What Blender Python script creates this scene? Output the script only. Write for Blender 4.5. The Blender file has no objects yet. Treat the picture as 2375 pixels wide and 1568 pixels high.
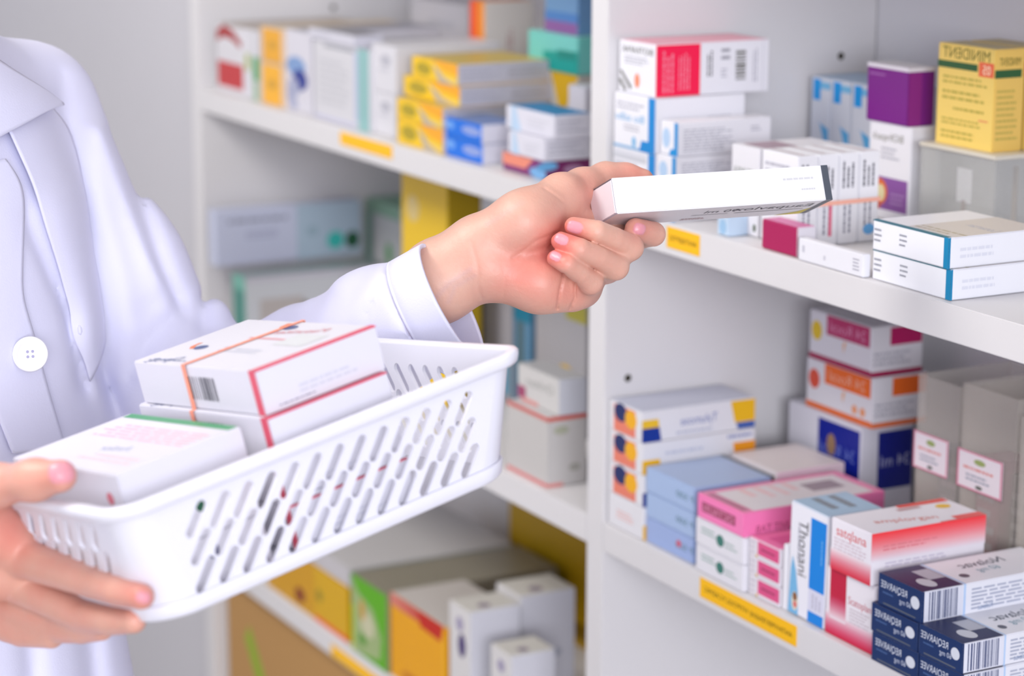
import bpy, bmesh, math, random
import numpy as np
from mathutils import Vector, Matrix, Quaternion
from mathutils.bvhtree import BVHTree

SC = bpy.context.scene
COL = SC.collection

# ---------------------------------------------------------------- camera
W, H, FOC = 2375, 1568, 5550.27
YAW, PITCH, ROLL = (math.radians(v) for v in (-61.6579, 12.64994, -0.11713))
CAM = np.array([1.66185, -0.98358, 1.5])
_f = np.array([math.sin(YAW)*math.cos(PITCH), math.cos(YAW)*math.cos(PITCH), -math.sin(PITCH)])
_r0 = np.array([math.cos(YAW), -math.sin(YAW), 0.0])
_d0 = np.cross(_f, _r0)
_r = math.cos(ROLL)*_r0 + math.sin(ROLL)*_d0
_d = -math.sin(ROLL)*_r0 + math.cos(ROLL)*_d0
BAS = np.array([_r, -_d, _f])            # right, up, forward

def at(x, y, z):
    """a point of the place: the direction of a picture point, z metres deep"""
    return CAM + z*(_f + (x-W/2)/FOC*_r + (y-H/2)/FOC*_d)

def px(P):
    v = (np.asarray(P)-CAM) @ np.array([_r, _d, _f]).T
    return FOC*v[..., 0]/v[..., 2]+W/2, FOC*v[..., 1]/v[..., 2]+H/2, v[..., 2]

cd = bpy.data.cameras.new('camera'); cam = bpy.data.objects.new('camera', cd); COL.objects.link(cam)
mw = Matrix.Identity(4)
for i, a in enumerate((_r, -_d, -_f)):
    for j in range(3): mw[j][i] = a[j]
for j in range(3): mw[j][3] = CAM[j]
cam.matrix_world = mw
cd.sensor_fit = 'HORIZONTAL'; cd.sensor_width = 36.0; cd.lens = 36.0*FOC/W
cd.clip_start = 0.05; cd.clip_end = 50
cd.dof.use_dof = True; cd.dof.focus_distance = 1.505
cd.dof.aperture_fstop = cd.lens/1000/0.0155
SC.camera = cam

# ---------------------------------------------------------------- light
wd = bpy.data.worlds.new('world'); SC.world = wd; wd.use_nodes = True
bg = wd.node_tree.nodes['Background']; bg.inputs[0].default_value = (0.86, 0.87, 1.0, 1); bg.inputs[1].default_value = 0.72
def area(name, loc, target, sx, sy, power, colr):
    l = bpy.data.lights.new(name, 'AREA'); l.shape = 'RECTANGLE'; l.size = sx; l.size_y = sy
    l.energy = power; l.color = colr
    o = bpy.data.objects.new(name, l); COL.objects.link(o); o.location = loc
    o.rotation_euler = (Vector(target)-Vector(loc)).to_track_quat('-Z', 'Y').to_euler()
    return o
area('added_side_light', (5.0, -2.1, 1.95), (-0.3, 0.0, 1.1), 2.4, 1.3, 165, (0.94, 0.95, 1.0))  # added unseen light from the right, placed to brighten the shelf sides
area('overhead_area_light', (1.9, -1.9, 2.68), (1.4, -1.4, 0.0), 1.2, 1.2, 6, (0.97, 0.97, 1.0))
area('overhead_area_light', (-0.25, -1.35, 2.6), (-0.6, 0.0, 1.1), 1.2, 0.9, 46, (1.0, 0.96, 0.89))  # added warm fill aimed at the left bay, no known lamp
SC.view_settings.view_transform = 'Standard'
SC.view_settings.look = 'None'
SC.view_settings.exposure = 0.06
SC.view_settings.gamma = 1.0
SC.view_settings.use_curve_mapping = False
SC.cycles.max_bounces = 8
SC.cycles.transparent_max_bounces = 16
SC.cycles.use_denoising = True

# ---------------------------------------------------------------- materials
def lin(h):
    if not isinstance(h, str): return h
    v = [int(h[i:i+2], 16)/255 for i in (1, 3, 5)]
    return tuple(c/12.92 if c <= .04045 else ((c+.055)/1.055)**2.4 for c in v)
_MC = {}
def mat(c, rough=.5, name=None, spec=.35, bump=0.0, bscale=400):
    key = (c, rough, spec, bump, bscale)
    if key in _MC: return _MC[key]
    m = bpy.data.materials.new(name or 'print_%s' % (str(c).strip('#') if isinstance(c, str) else '_'.join('%02d' % int(v*99) for v in c)))
    m.use_nodes = True; nt = m.node_tree; b = nt.nodes['Principled BSDF']
    b.inputs['Base Color'].default_value = (*lin(c), 1)
    b.inputs['Roughness'].default_value = rough
    b.inputs['Specular IOR Level'].default_value = spec
    if bump:
        tc = nt.nodes.new('ShaderNodeTexCoord'); nz = nt.nodes.new('ShaderNodeTexNoise'); bp = nt.nodes.new('ShaderNodeBump')
        nz.inputs['Scale'].default_value = bscale; nz.inputs['Detail'].default_value = 3
        bp.inputs['Strength'].default_value = bump; bp.inputs['Distance'].default_value = .0005
        nt.links.new(tc.outputs['Object'], nz.inputs['Vector']); nt.links.new(nz.outputs[0], bp.inputs['Height'])
        nt.links.new(bp.outputs[0], b.inputs['Normal'])
    m.diffuse_color = (*lin(c), 1)
    _MC[key] = m
    return m

# ---------------------------------------------------------------- mesh helpers
def link(name, me, parent=None, smooth=False):
    o = bpy.data.objects.new(name, me); COL.objects.link(o)
    if parent is not None: o.parent = parent
    if smooth:
        for p in me.polygons: p.use_smooth = True
    return o
def tag(o, label, cat, group=None):
    o['label'] = label; o['category'] = cat
    if group: o['group'] = group
    return o
def empty(name, loc=(0, 0, 0)):
    o = bpy.data.objects.new(name, None); COL.objects.link(o); o.location = loc; o.empty_display_size = .05
    return o
def from_bm(name, bm, mats, parent=None, smooth=False):
    me = bpy.data.meshes.new(name); bm.normal_update(); bm.to_mesh(me); bm.free()
    for m in (mats if isinstance(mats, (list, tuple)) else [mats]): me.materials.append(m)
    return link(name, me, parent, smooth)
def add_box(bm, lo, hi, bev=0.0, mi=0, seg=2):
    r = bmesh.ops.create_cube(bm, size=1)
    vs = r['verts']
    for v in vs:
        v.co = Vector([(lo[i]+hi[i])/2+v.co[i]*(hi[i]-lo[i]) for i in range(3)])
    fs = {f for v in vs for f in v.link_faces}
    for f in fs: f.material_index = mi
    if bev:
        es = list({e for v in vs for e in v.link_edges})
        bmesh.ops.bevel(bm, geom=es, offset=bev, segments=seg, affect='EDGES', material=-1)
def box_obj(name, lo, hi, m, parent=None, bev=.0008):
    bm = bmesh.new(); add_box(bm, lo, hi, bev)
    return from_bm(name, bm, m, parent)
def structure(o): o['kind'] = 'structure'; return o

_TX = {}
def text_polys(s):
    """letters as flat polygons, normalised to height 1, starting at x=0"""
    if s in _TX: return _TX[s]
    cu = bpy.data.curves.new('t', 'FONT'); cu.body = s; cu.resolution_u = 3; cu.fill_mode = 'FRONT'
    ob = bpy.data.objects.new('t', cu); COL.objects.link(ob)
    dg = bpy.context.evaluated_depsgraph_get(); dg.update()
    me = bpy.data.meshes.new_from_object(ob.evaluated_get(dg))
    vs = [(v.co.x, v.co.y) for v in me.vertices]; fs = [tuple(p.vertices) for p in me.polygons]
    bpy.data.objects.remove(ob); bpy.data.curves.remove(cu); bpy.data.meshes.remove(me)
    x1 = max((v[0] for v in vs), default=1)
    r = ([(v[0]/.72, v[1]/.72) for v in vs], fs, x1/.72)
    _TX[s] = r
    return r

# ---------------------------------------------------------------- cartons
def ink(c): return tuple(round(.9*v, 5) for v in lin(c))
class Carton:
    """a printed folding carton; prints are thin layers of ink on its faces"""
    def __init__(self, w, d, h, base='#eeeef4', bev=.0007, sides=None, rough=.38):
        self.dim = (w, d, h); self.mats = [mat(ink(base), rough)]; self.bm = bmesh.new(); self.n = 0; self.rough = rough
        add_box(self.bm, (-w/2, -d/2, 0), (w/2, d/2, h), min(bev, w*.1, d*.1, h*.1))
        if sides:
            self.bm.normal_update()
            N = {'F': (0, -1, 0), 'B': (0, 1, 0), 'R': (1, 0, 0), 'L': (-1, 0, 0), 'T': (0, 0, 1), 'U': (0, 0, -1)}
            for k, c in sides.items():
                mi = self.mi(c)
                for f in self.bm.faces:
                    if f.normal.dot(Vector(N[k])) > .9: f.material_index = mi
    def mi(self, c):
        m = mat(ink(c), self.rough)
        if m not in self.mats: self.mats.append(m)
        return self.mats.index(m)
    def frame(self, f):
        w, d, h = self.dim
        V = Vector
        return {'F': (V((-w/2, -d/2, 0)), V((w, 0, 0)), V((0, 0, h)), V((0, -1, 0))),
                'R': (V((w/2, -d/2, 0)), V((0, d, 0)), V((0, 0, h)), V((1, 0, 0))),
                'L': (V((-w/2, d/2, 0)), V((0, -d, 0)), V((0, 0, h)), V((-1, 0, 0))),
                'T': (V((-w/2, -d/2, h)), V((w, 0, 0)), V((0, d, 0)), V((0, 0, 1))),
                'U': (V((-w/2, d/2, 0)), V((w, 0, 0)), V((0, -d, 0)), V((0, 0, -1)))}[f]
    def poly(self, f, pts, c, lay=None, faces=None):
        o, eu, ev, n = self.frame(f)
        if lay is None: self.n += 1; lay = self.n
        off = n*(.00008+.000006*lay)
        vs = [self.bm.verts.new(o+eu*u+ev*v+off) for u, v in pts]
        mi = self.mi(c)
        for ids in (faces or [tuple(range(len(pts)))]):
            try:
                fc = self.bm.faces.new([vs[i] for i in ids]); fc.material_index = mi
                fc.normal_update()
                if fc.normal.dot(n) < 0: fc.normal_flip()
            except ValueError: pass
        return self
    def r(self, f, u0, v0, u1, v1, c, lay=None):
        return self.poly(f, [(u0, v0), (u1, v0), (u1, v1), (u0, v1)], c, lay)
    def disc(self, f, u, v, ru, rv, c, n=20, a0=0, a1=360):
        pts = [(u+ru*math.cos(math.radians(a0+(a1-a0)*i/n)), v+rv*math.sin(math.radians(a0+(a1-a0)*i/n))) for i in range(n if a1-a0 >= 360 else n+1)]
        return self.poly(f, pts, c)
    def text(self, f, s, u, v, size, c, rot=0, mirror=False, width=None):
        """u,v centre; size = letter height in metres"""
        o, eu, ev, n = self.frame(f); L, Hh = eu.length, ev.length
        vs, fs, x1 = text_polys(s)
        sx = size if width is None else width/max(x1, .01)
        a = math.radians(rot); ca, sa = math.cos(a), math.sin(a); out = []
        for x, y in vs:
            x = (x-x1/2)*sx*(-1 if mirror else 1); y = (y-.5)*size
            out.append((u+(x*ca-y*sa)/L, v+(x*sa+y*ca)/Hh))
        return self.poly(f, out, c, faces=fs)
    def lines(self, f, u0, v0, u1, v1, n, c, seed=1, fill=.45, vert=False):
        rn = random.Random(seed); self.n += 1; lay = self.n
        for i in range(n):
            t0 = v1-(i+.5+fill/2)*(v1-v0)/n if not vert else u0+(i+.5-fill/2)*(u1-u0)/n
            t1 = t0+fill*((v1-v0) if not vert else (u1-u0))/n
            s, e = (u0, u1) if not vert else (v0, v1)
            e = s+(e-s)*rn.uniform(.7, 1)
            x = s
            while x < e:
                w = (e-s)*rn.uniform(.06, .2)
                if not vert: self.r(f, x, t0, min(x+w, e), t1, c, lay)
                else: self.r(f, t0, x, t1, min(x+w, e), c, lay)
                x += w+(e-s)*.03
        return self
    def bars(self, f, u0, v0, u1, v1, n, c='#26262e', seed=3, vert=True, ground=None):
        if ground: self.r(f, u0-.02, v0-.02, u1+.02, v1+.02, ground)
        rn = random.Random(seed); self.n += 1; lay = self.n
        ws = [rn.choice((1, 1, 2, 3)) for _ in range(2*n)]; tot = sum(ws); x = 0
        for i, w in enumerate(ws):
            if i % 2 == 0:
                a, b = x/tot, (x+w)/tot
                if vert: self.r(f, u0+(u1-u0)*a, v0, u0+(u1-u0)*b, v1, c, lay)
                else: self.r(f, u0, v0+(v1-v0)*a, u1, v0+(v1-v0)*b, c, lay)
            x += w
        return self
    def grad(self, f, u0, v0, u1, v1, ca, cb, n=14, vert=True):
        """a printed colour blend, ca at the start to cb at the end"""
        self.n += 1; lay = self.n
        A = [int(ca[i:i+2], 16) for i in (1, 3, 5)]; B = [int(cb[i:i+2], 16) for i in (1, 3, 5)]
        for i in range(n):
            t = i/(n-1); c = '#%02x%02x%02x' % tuple(round(A[k]+(B[k]-A[k])*t) for k in range(3))
            if vert: self.r(f, u0, v0+(v1-v0)*i/n, u1, v0+(v1-v0)*(i+1)/n, c, lay)
            else: self.r(f, u0+(u1-u0)*i/n, v0, u0+(u1-u0)*(i+1)/n, v1, c, lay)
        return self
    def seam(self, f, v=.93, c='#c9c9d2'):
        return self.r(f, .04, v, .96, v+.012, c)
    def done(self, name, label, cat='box', group=None):
        o = from_bm(name, self.bm, self.mats)
        tag(o, label, cat, group)
        return o
def place(o, key, yaw=0.0, dx=0.0, dy=0.0):
    X, Y, Z, w, d, h = DIM[key]
    o.location = (X-w/2+dx, Y+d/2+dy, Z+.0004); o.rotation_euler = (0, 0, math.radians(yaw))
    return o
def carton(key, base='#eeeef4', **k):
    X, Y, Z, w, d, h = DIM[key]
    return Carton(w-.0006, d-.0006, h-.0003, base, **k)

DIM = {
'A5':(0.0669, 0.0045, 1.178, 0.065, 0.0855, 0.0493),
'A2':(0.0657, 0.0048, 1.2273, 0.064, 0.0851, 0.0442),
'A1':(0.0608, 0.008, 1.2715, 0.0573, 0.1073, 0.042),
'A4b':(0.0954, 0.006, 1.178, 0.0289, 0.0907, 0.0274),
'A4':(0.0954, 0.006, 1.2054, 0.0289, 0.0898, 0.0234),
'A3':(0.0928, 0.009, 1.2288, 0.0263, 0.0879, 0.0265),
'A11':(0.17, 0.0068, 1.178, 0.0161, 0.03, 0.0169),
'A6':(0.1845, 0.024, 1.178, 0.0389, 0.0745, 0.0674),
'A8':(0.2635, 0.0043, 1.178, 0.0459, 0.017, 0.0221),
'A9':(0.3469, 0.001, 1.178, 0.0776, 0.0074, 0.0164),
'A10':(0.2342, 0.024, 1.178, 0.0474, 0.0742, 0.0683),
'A12':(0.0394, 0.192, 1.178, 0.028, 0.05, 0.0973),
'A13':(0.1909, 0.16, 1.178, 0.0541, 0.0258, 0.0763),
'A13p':(0.1871, 0.1585, 1.2543, 0.0538, 0.0259, 0.0456),
'A15':(0.2973, 0.155, 1.178, 0.0874, 0.105, 0.068),
'A14':(0.2829, 0.163, 1.246, 0.0675, 0.0284, 0.0766),
'A17':(0.4368, 0.0058, 1.178, 0.0859, 0.0795, 0.0209),
'A16':(0.4345, 0.0047, 1.1989, 0.0829, 0.0812, 0.0211),
'B1d':(0.0599, 0.0028, 0.908, 0.057, 0.1103, 0.0276),
'B1c':(0.0583, 0.003, 0.9356, 0.0556, 0.1104, 0.027),
'B1b':(0.0567, 0.0032, 0.9627, 0.0542, 0.1105, 0.0265),
'B1a':(0.0551, 0.0034, 0.9892, 0.0528, 0.1106, 0.0264),
'B2c':(0.1328, 0.0048, 0.908, 0.0721, 0.0776, 0.0211),
'B2b':(0.1327, 0.0048, 0.9291, 0.0726, 0.077, 0.0213),
'B2a':(0.1326, 0.0048, 0.9504, 0.0731, 0.0764, 0.0209),
'B5b':(0.2092, 0.001, 0.908, 0.0673, 0.12, 0.0216),
'B5a':(0.2089, 0.001, 0.9296, 0.0677, 0.12, 0.0219),
'B4':(0.2092, 0.0008, 0.9515, 0.0659, 0.1331, 0.02),
'B6c':(0.2519, 0.0051, 0.908, 0.0412, 0.09, 0.0157),
'B6b':(0.2512, 0.0051, 0.9237, 0.0411, 0.09, 0.0154),
'B6a':(0.2505, 0.0051, 0.939, 0.041, 0.09, 0.0147),
'B7':(0.3076, 0.006, 0.908, 0.0468, 0.05, 0.0865),
'B10':(0.3684, 0.0055, 0.908, 0.0584, 0.0993, 0.0512),
'B9':(0.3657, 0.003, 0.9592, 0.0486, 0.1022, 0.0387),
'B11c':(0.4251, 0.001, 0.908, 0.0527, 0.1119, 0.0213),
'B11b':(0.4233, 0.001, 0.9293, 0.0526, 0.1121, 0.0209),
'B11a':(0.4258, 0.0021, 0.9502, 0.0497, 0.1271, 0.0232),
'B13b':(0.473, 0.0008, 0.908, 0.0467, 0.1018, 0.0213),
'B13a':(0.472, 0.0008, 0.9293, 0.047, 0.1012, 0.0219),
'B3':(0.1302, 0.085, 0.908, 0.069, 0.0677, 0.0647),
'B14c':(0.1342, 0.165, 0.908, 0.1043, 0.054, 0.0934),
'B14b':(0.1431, 0.168, 1.0014, 0.0926, 0.0557, 0.0425),
'B14a':(0.1408, 0.167, 1.0439, 0.0866, 0.0523, 0.0418),
'T1':(0.2878, 0.14, 0.908, 0.0507, 0.09, 0.1631),
'T2':(0.3566, 0.137, 0.908, 0.062, 0.09, 0.1688),
'T3':(0.4224, 0.135, 0.908, 0.059, 0.09, 0.1588),
'LA1':(-0.8065, 0.01, 1.178, 0.0817, 0.15, 0.0771),
'LA2':(-0.769, 0.013, 1.178, 0.0424, 0.15, 0.0772),
'LA3b':(-0.6969, 0.012, 1.178, 0.0672, 0.15, 0.0458),
'LA3a':(-0.6959, 0.0125, 1.2238, 0.0669, 0.15, 0.0385),
'LA4':(-0.6271, 0.014, 1.178, 0.071, 0.15, 0.0863),
'LA5':(-0.4814, 0.012, 1.178, 0.1367, 0.115, 0.0818),
'LA5b':(-0.5121, 0.0103, 1.2598, 0.1143, 0.0322, 0.0118),
'LA6b':(-0.4347, 0.018, 1.178, 0.0556, 0.115, 0.0422),
'LA6a':(-0.4344, 0.0183, 1.2202, 0.0553, 0.115, 0.0468),
'LA7':(-0.6563, 0.15, 1.178, 0.0495, 0.0682, 0.0595),
'LA8d':(-0.3128, 0.008, 1.178, 0.0981, 0.12, 0.0238),
'LA8c':(-0.3124, 0.0075, 1.2018, 0.0979, 0.12, 0.0201),
'LA8b':(-0.3065, 0.0225, 1.2219, 0.1193, 0.1003, 0.0194),
'LA8a':(-0.3088, 0.0215, 1.2413, 0.0965, 0.0978, 0.0205),
'LA9b':(-0.2409, 0.012, 1.178, 0.0745, 0.0427, 0.0188),
'LA9a':(-0.2416, 0.0115, 1.1968, 0.0744, 0.0435, 0.0176),
'LA11':(-0.1359, 0.0175, 1.178, 0.0771, 0.0489, 0.0162),
'LA10b':(-0.1361, 0.0175, 1.1942, 0.0664, 0.0467, 0.0199),
'LA10a':(-0.1303, 0.024, 1.2141, 0.0884, 0.0375, 0.0212),
'LA12b':(-0.2551, 0.12, 1.178, 0.0543, 0.06, 0.0742),
'LA12':(-0.2544, 0.1185, 1.2522, 0.0962, 0.05, 0.0351),
'LA13':(-0.2663, 0.125, 1.2873, 0.0633, 0.04, 0.0494),
'LA12c':(-0.1911, 0.09, 1.178, 0.0315, 0.02, 0.0713),
'LA15':(-0.4807, 0.14, 1.178, 0.0324, 0.057, 0.1247),
'LA16':(-0.6343, 0.2, 1.178, 0.1384, 0.05, 0.1072),
'LB3':(-0.8063, 0.006, 0.908, 0.0391, 0.1775, 0.0675),
'LB1':(-0.879, 0.001, 0.9755, 0.0244, 0.1827, 0.0651),
'LB2':(-0.8151, 0.205, 0.908, 0.097, 0.05, 0.1292),
'LB4':(-0.4063, 0.06, 0.908, 0.1049, 0.0379, 0.2268),
'LBl':(-0.1113, 0.0084, 0.908, 0.0757, 0.04, 0.064),
'LBu':(-0.1109, 0.0195, 0.972, 0.0764, 0.0289, 0.0331),
'LBm1':(-0.3852, 0.12, 0.908, 0.073, 0.05, 0.1113),
'LBm2':(-0.3456, 0.12, 0.908, 0.0359, 0.05, 0.1211),
'LBm3':(-0.2367, 0.12, 0.908, 0.1001, 0.05, 0.1425),
'LC0':(-0.5324, 0.004, 0.6295, 0.2219, 0.2, 0.0607),
'LC1':(-0.5305, 0.0055, 0.6902, 0.2242, 0.1948, 0.0212),
'LC2':(-0.4294, 0.0005, 0.6295, 0.0866, 0.2, 0.0842),
'LC3':(-0.3036, 0.004, 0.6295, 0.1251, 0.0848, 0.089),
'LC4a':(-0.2513, 0.004, 0.6295, 0.0448, 0.0545, 0.1205),
'LC4b':(-0.2578, 0.062, 0.6295, 0.0509, 0.0608, 0.1251),
'LC4c':(-0.1668, 0.003, 0.6295, 0.042, 0.0467, 0.1042),
}
# ---------------------------------------------------------------- the room
WALL = mat('#c4c3ca', .6, 'wall_paint'); BOARD = mat('#d5d3d6', .42, 'white_melamine')
PANEL = mat('#e6e5e9', .5, 'white_back_board')
structure(box_obj('floor', (-4, -6.4, -.05), (6.2, .6, 0), mat('#b5b0a8', .4, 'floor_vinyl'), bev=0))
structure(box_obj('ceiling', (-4, -6.4, 2.72), (6.2, .6, 2.78), mat('#e6e6e6', .7, 'ceiling_paint'), bev=0))
structure(box_obj('wall_back', (-.936, .30, 0), (3.4, .36, 2.72), WALL, bev=0))
structure(box_obj('wall_left', (-4, .012, 0), (-.9445, .36, 2.72), WALL, bev=0))

# ---------------------------------------------------------------- the shelving unit
UX = (-.942, -.027, .90)                     # left faces of the three uprights
unit = empty('shelving_unit', (-.02, .13, 0))
tag(unit, 'white melamine shelving unit whose two bays are full of medicine boxes', 'shelves')
def part(name, lo, hi, m, parent, bev=.0008):
    o = box_obj(name, lo, hi, m, parent, bev); o.location = -parent.location
    return o
def peg(u, x, y, z):
    bm = bmesh.new(); bmesh.ops.create_circle(bm, cap_ends=True, radius=.0033, segments=16)
    bmesh.ops.rotate(bm, verts=bm.verts, matrix=Matrix.Rotation(math.pi/2, 3, 'Y'))
    bmesh.ops.translate(bm, verts=bm.verts, vec=(x, y, z))
    from_bm('peg_hole', bm, mat('#2e2a1c', .8), u)
for x in UX: 
    u = part('side_panel', (x, 0, 0), (x+.027, .267, 2.05), BOARD, unit)
    if x == -.027: peg(u, .0003, .23, 1.2888); peg(u, .0003, .0226, 1.0305)
    if x < -.9: peg(u, x+.0273, .168, 1.264)
for x0, x1 in ((-.915, -.027), (0, .90)):
    for z in (.08, .33, .6045, .883, 1.153, 1.425, 1.74, 2.025):
        part('shelf_board', (x0, 0, z), (x1, .267, z+.025), BOARD, unit)
    part('back_panel', (x0, .267, 0), (x1, .275, 2.05), PANEL, unit, bev=0)

# yellow tags stuck on the shelf edges
def shelf_tag(lo, hi, label, words, rows):
    w, h = hi[0]-lo[0], hi[1]-lo[1]
    c = Carton(w, .0006, h, '#ffc20a', bev=.0001, rough=.5)
    for s, u, v, sz, wd_ in words: c.text('F', s, u, v, sz, '#4a3c08', mirror=True, width=wd_)
    o = c.done('shelf_label', label, 'label', 'yellow shelf edge labels')
    o.location = ((lo[0]+hi[0])/2, -.0004, lo[1])
shelf_tag((.0944, 1.1592), (.1415, 1.1757), 'yellow label on the right upper shelf edge below the held white box', [('ANTISEPTIC', .5, .5, .0042, .040)], 1)
shelf_tag((-.5255, 1.163), (-.405, 1.1757), 'yellow label on the left upper shelf edge under grey white boxes', [], 1)
shelf_tag((.152, .8888), (.2834, .9047), 'long yellow label with dark lettering on the right lower shelf edge', [('HYPOGLYCAEMIC', .28, .52, .0042, .062), ('ANTIHYPERTENSIVE', .75, .48, .0042, .056)], 1)
shelf_tag((-.567, .6065), (-.43, .6195), 'orange yellow label on the lowest left shelf edge above the brown carton', [], 1)

# ---------------------------------------------------------------- right bay, upper shelf
G, LG, DK = '#8f8f9c', '#b4b4c2', '#3a3a42'
WHT = '#ececf4'
o = carton('A5', WHT); o.r('F', .84, 0, 1, 1, '#0a86d2').grad('F', 0, .82, .8, .98, '#c6c8d2', '#dfe0ea', 4).lines('F', .05, .5, .75, .8, 3, LG)
place(o.done('medicine_carton', 'white carton with blue edge stripe, bottom of stack under the red and white box'), 'A5')
o = carton('A2', WHT)
o.r('F', .84, 0, 1, 1, '#0a86d2').poly('F', [(.62, 0), (.84, 0), (.84, .2), (.68, .2)], '#0a86d2').r('F', 0, 0, .62, .05, '#88b6e0')
o.text('F', 'Bio salbu', .4, .58, .0062, '#5cabe0', mirror=True, width=.044).lines('F', .08, .7, .75, .86, 2, LG, 2).lines('F', .25, .32, .72, .45, 2, LG, 3).disc('F', .5, .14, .05, .1, '#7cb8e4')
o.lines('R', .58, .5, .92, .66, 2, LG, 4).lines('R', .08, .3, .5, .4, 1, LG, 5)
place(o.done('medicine_carton', 'white carton with blue edge stripe, directly under the red and white box'), 'A2')
o = carton('A1', WHT, sides={'T': '#e6a3b4'})
o.r('R', 0, .01, .385, .985, '#f8174f')
o.lines('R', .05, .08, .16, .92, 3, '#f58aa4', 6, vert=True).lines('R', .19, .12, .3, .92, 4, '#f58aa4', 7, vert=True)
o.lines('R', .44, .35, .5, .9, 2, DK, 8, vert=True).lines('R', .57, .62, .66, .9, 2, G, 9).lines('R', .57, .3, .63, .5, 3, LG, 10)
o.bars('R', .7, .25, .79, .82, 16, '#55554a', vert=False).lines('R', .85, .2, .9, .92, 2, LG, 11, vert=True).r('R', .94, 0, .945, 1, '#d2d2de')
o.text('F', 'BIOTRAPAK', .5, .84, .0052, '#4a4a3c', mirror=True, width=.048).lines('F', .15, .55, .85, .72, 3, LG, 12)
o.disc('F', .5, .26, .07, .14, '#f4916e').poly('F', [(.02, .4), (.08, .42), (.36, .12), (.32, .06)], '#6a6a66').poly('F', [(.0, .22), (.06, .26), (.22, .06), (.16, .02)], '#6a6a66')
place(o.done('medicine_carton', 'red and white carton with barcode on top of the blue striped stack'), 'A1')
for k, lab in (('A4b', 'lowest'), ('A4', 'middle'), ('A3', 'topmost')):
    o = carton(k, WHT); o.r('F', .8, 0, 1, 1, '#0a8ed4').poly('F', [(.5, 0), (.8, 0), (.8, .2), (.62, .2)], '#0a8ed4').disc('F', .35, .5, .22, .3, '#b4cfee')
    o.lines('R', .06, .1, .62, .82, 8, '#bfc0cc', 13, fill=.5).lines('R', .78, .6, .9, .8, 2, LG, 14)
    place(o.done('medicine_carton', f'slim white carton with blue end stripe, {lab} of the three beside the stack', 'box', 'slim blue striped cartons'), k)
o = carton('A11', '#c3d8ee'); o.disc('F', .5, .4, .3, .35, '#9cc2e4')
place(o.done('medicine_carton', 'small pale blue carton lying flat behind the held white box'), 'A11')
o = carton('A6', '#e9e8ef'); o.text('F', 'BARE-INSUL', .5, .72, .0052, '#3f5530', mirror=True, width=.033).r('F', .05, .58, .95, .64, '#cf9ab6')
o.disc('F', .22, .2, .06, .045, '#a03055').disc('F', .5, .18, .06, .045, '#a03055').disc('F', .86, .1, .05, .045, '#425530').lines('F', .1, .36, .8, .5, 3, LG, 15)
o.r('T', .1, .1, .9, .5, '#a98f9e')
place(o.done('medicine_carton', 'white carton with green lettering and two red dots beside the upright row'), 'A6')
o = carton('A8', '#ad1457', sides={'T': '#d26fa6', 'R': '#e6e2ec'})
place(o.done('medicine_carton', 'crimson carton with pink top standing on the shelf front'), 'A8')
o = carton('A9', WHT); o.lines('F', .85, .2, .97, .8, 4, LG, 16).r('F', .06, .4, .1, .7, '#c9c9d6').r('F', .4, .3, .43, .5, '#c9c9d6')
place(o.done('medicine_carton', 'long thin white carton lying on the shelf front beside the crimson box'), 'A9')
X, Y, Z, w, d, h = DIM['A10']
LA = ('first from the shelf front', 'second from the shelf front', 'third from the shelf front', 'farthest from the shelf front')
for i in range(4):
    c = Carton(w-.0006, d/4-.0005, h-.0003, '#f1f1f8')
    c.lines('R', .12, .62, .8, .92, 3, '#585868', 20+i, vert=True).lines('R', .2, .12, .7, .5, 2, '#9a9aaa', 24+i, vert=True)
    if i == 1: c.r('R', .55, .1, .72, .45, '#e77b96')
    if i == 3: c.disc('R', .55, .14, .3, .06, '#6cb4f0')
    c.text('F', 'Lercan', .55, .62, .0046, '#9aaede', mirror=True, width=.026).lines('F', .1, .75, .9, .9, 2, LG, 30).r('T', 0, .42, .9, .5, '#c6a4ac')
    o = c.done('medicine_carton', f'slim upright white carton in the orange banded row, {LA[i]}', 'box', 'banded row of slim upright cartons')
    o.location = (X-w/2, Y+d/8+i*d/4, Z+.0004)
def loop_band(name, pts, width_vec, thick, m):
    """a flat closed elastic band through pts, width_vec wide"""
    bm = bmesh.new(); n = len(pts); c = sum((Vector(p) for p in pts), Vector())/n
    rings = []
    for p in pts:
        p = Vector(p); out = (p-c); out -= out.project(Vector(width_vec)); out.normalize()
        rings.append([bm.verts.new(p-Vector(width_vec)/2), bm.verts.new(p+Vector(width_vec)/2), bm.verts.new(p+Vector(width_vec)/2+out*thick), bm.verts.new(p-Vector(width_vec)/2+out*thick)])
    for i in range(n):
        a, b = rings[i], rings[(i+1) % n]
        for k in range(4): bm.faces.new((a[k], a[(k+1) % 4], b[(k+1) % 4], b[k]))
    bmesh.ops.recalc_face_normals(bm, faces=bm.faces)
    return from_bm(name, bm, m)
g = .0006
def cloop(x0, x1, y0, y1, z):
    return [(x0-g, y0-g, z), (x1+g, y0-g, z), (x1+g, y1+g, z), (x0-g, y1+g, z)]
tag(loop_band('rubber_band', cloop(X-w, X, Y, Y+d, Z+h*.47), (0, 0, .0032), .0004, mat('#f3b3a0', .5)), 'pale orange rubber band around the row of slim upright cartons', 'rubber band')
X, Y, Z, w, d, h = DIM['A12']
LA = ('first from the side panel', 'second from the side panel', 'third from the side panel', 'beside the purple box')
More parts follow.
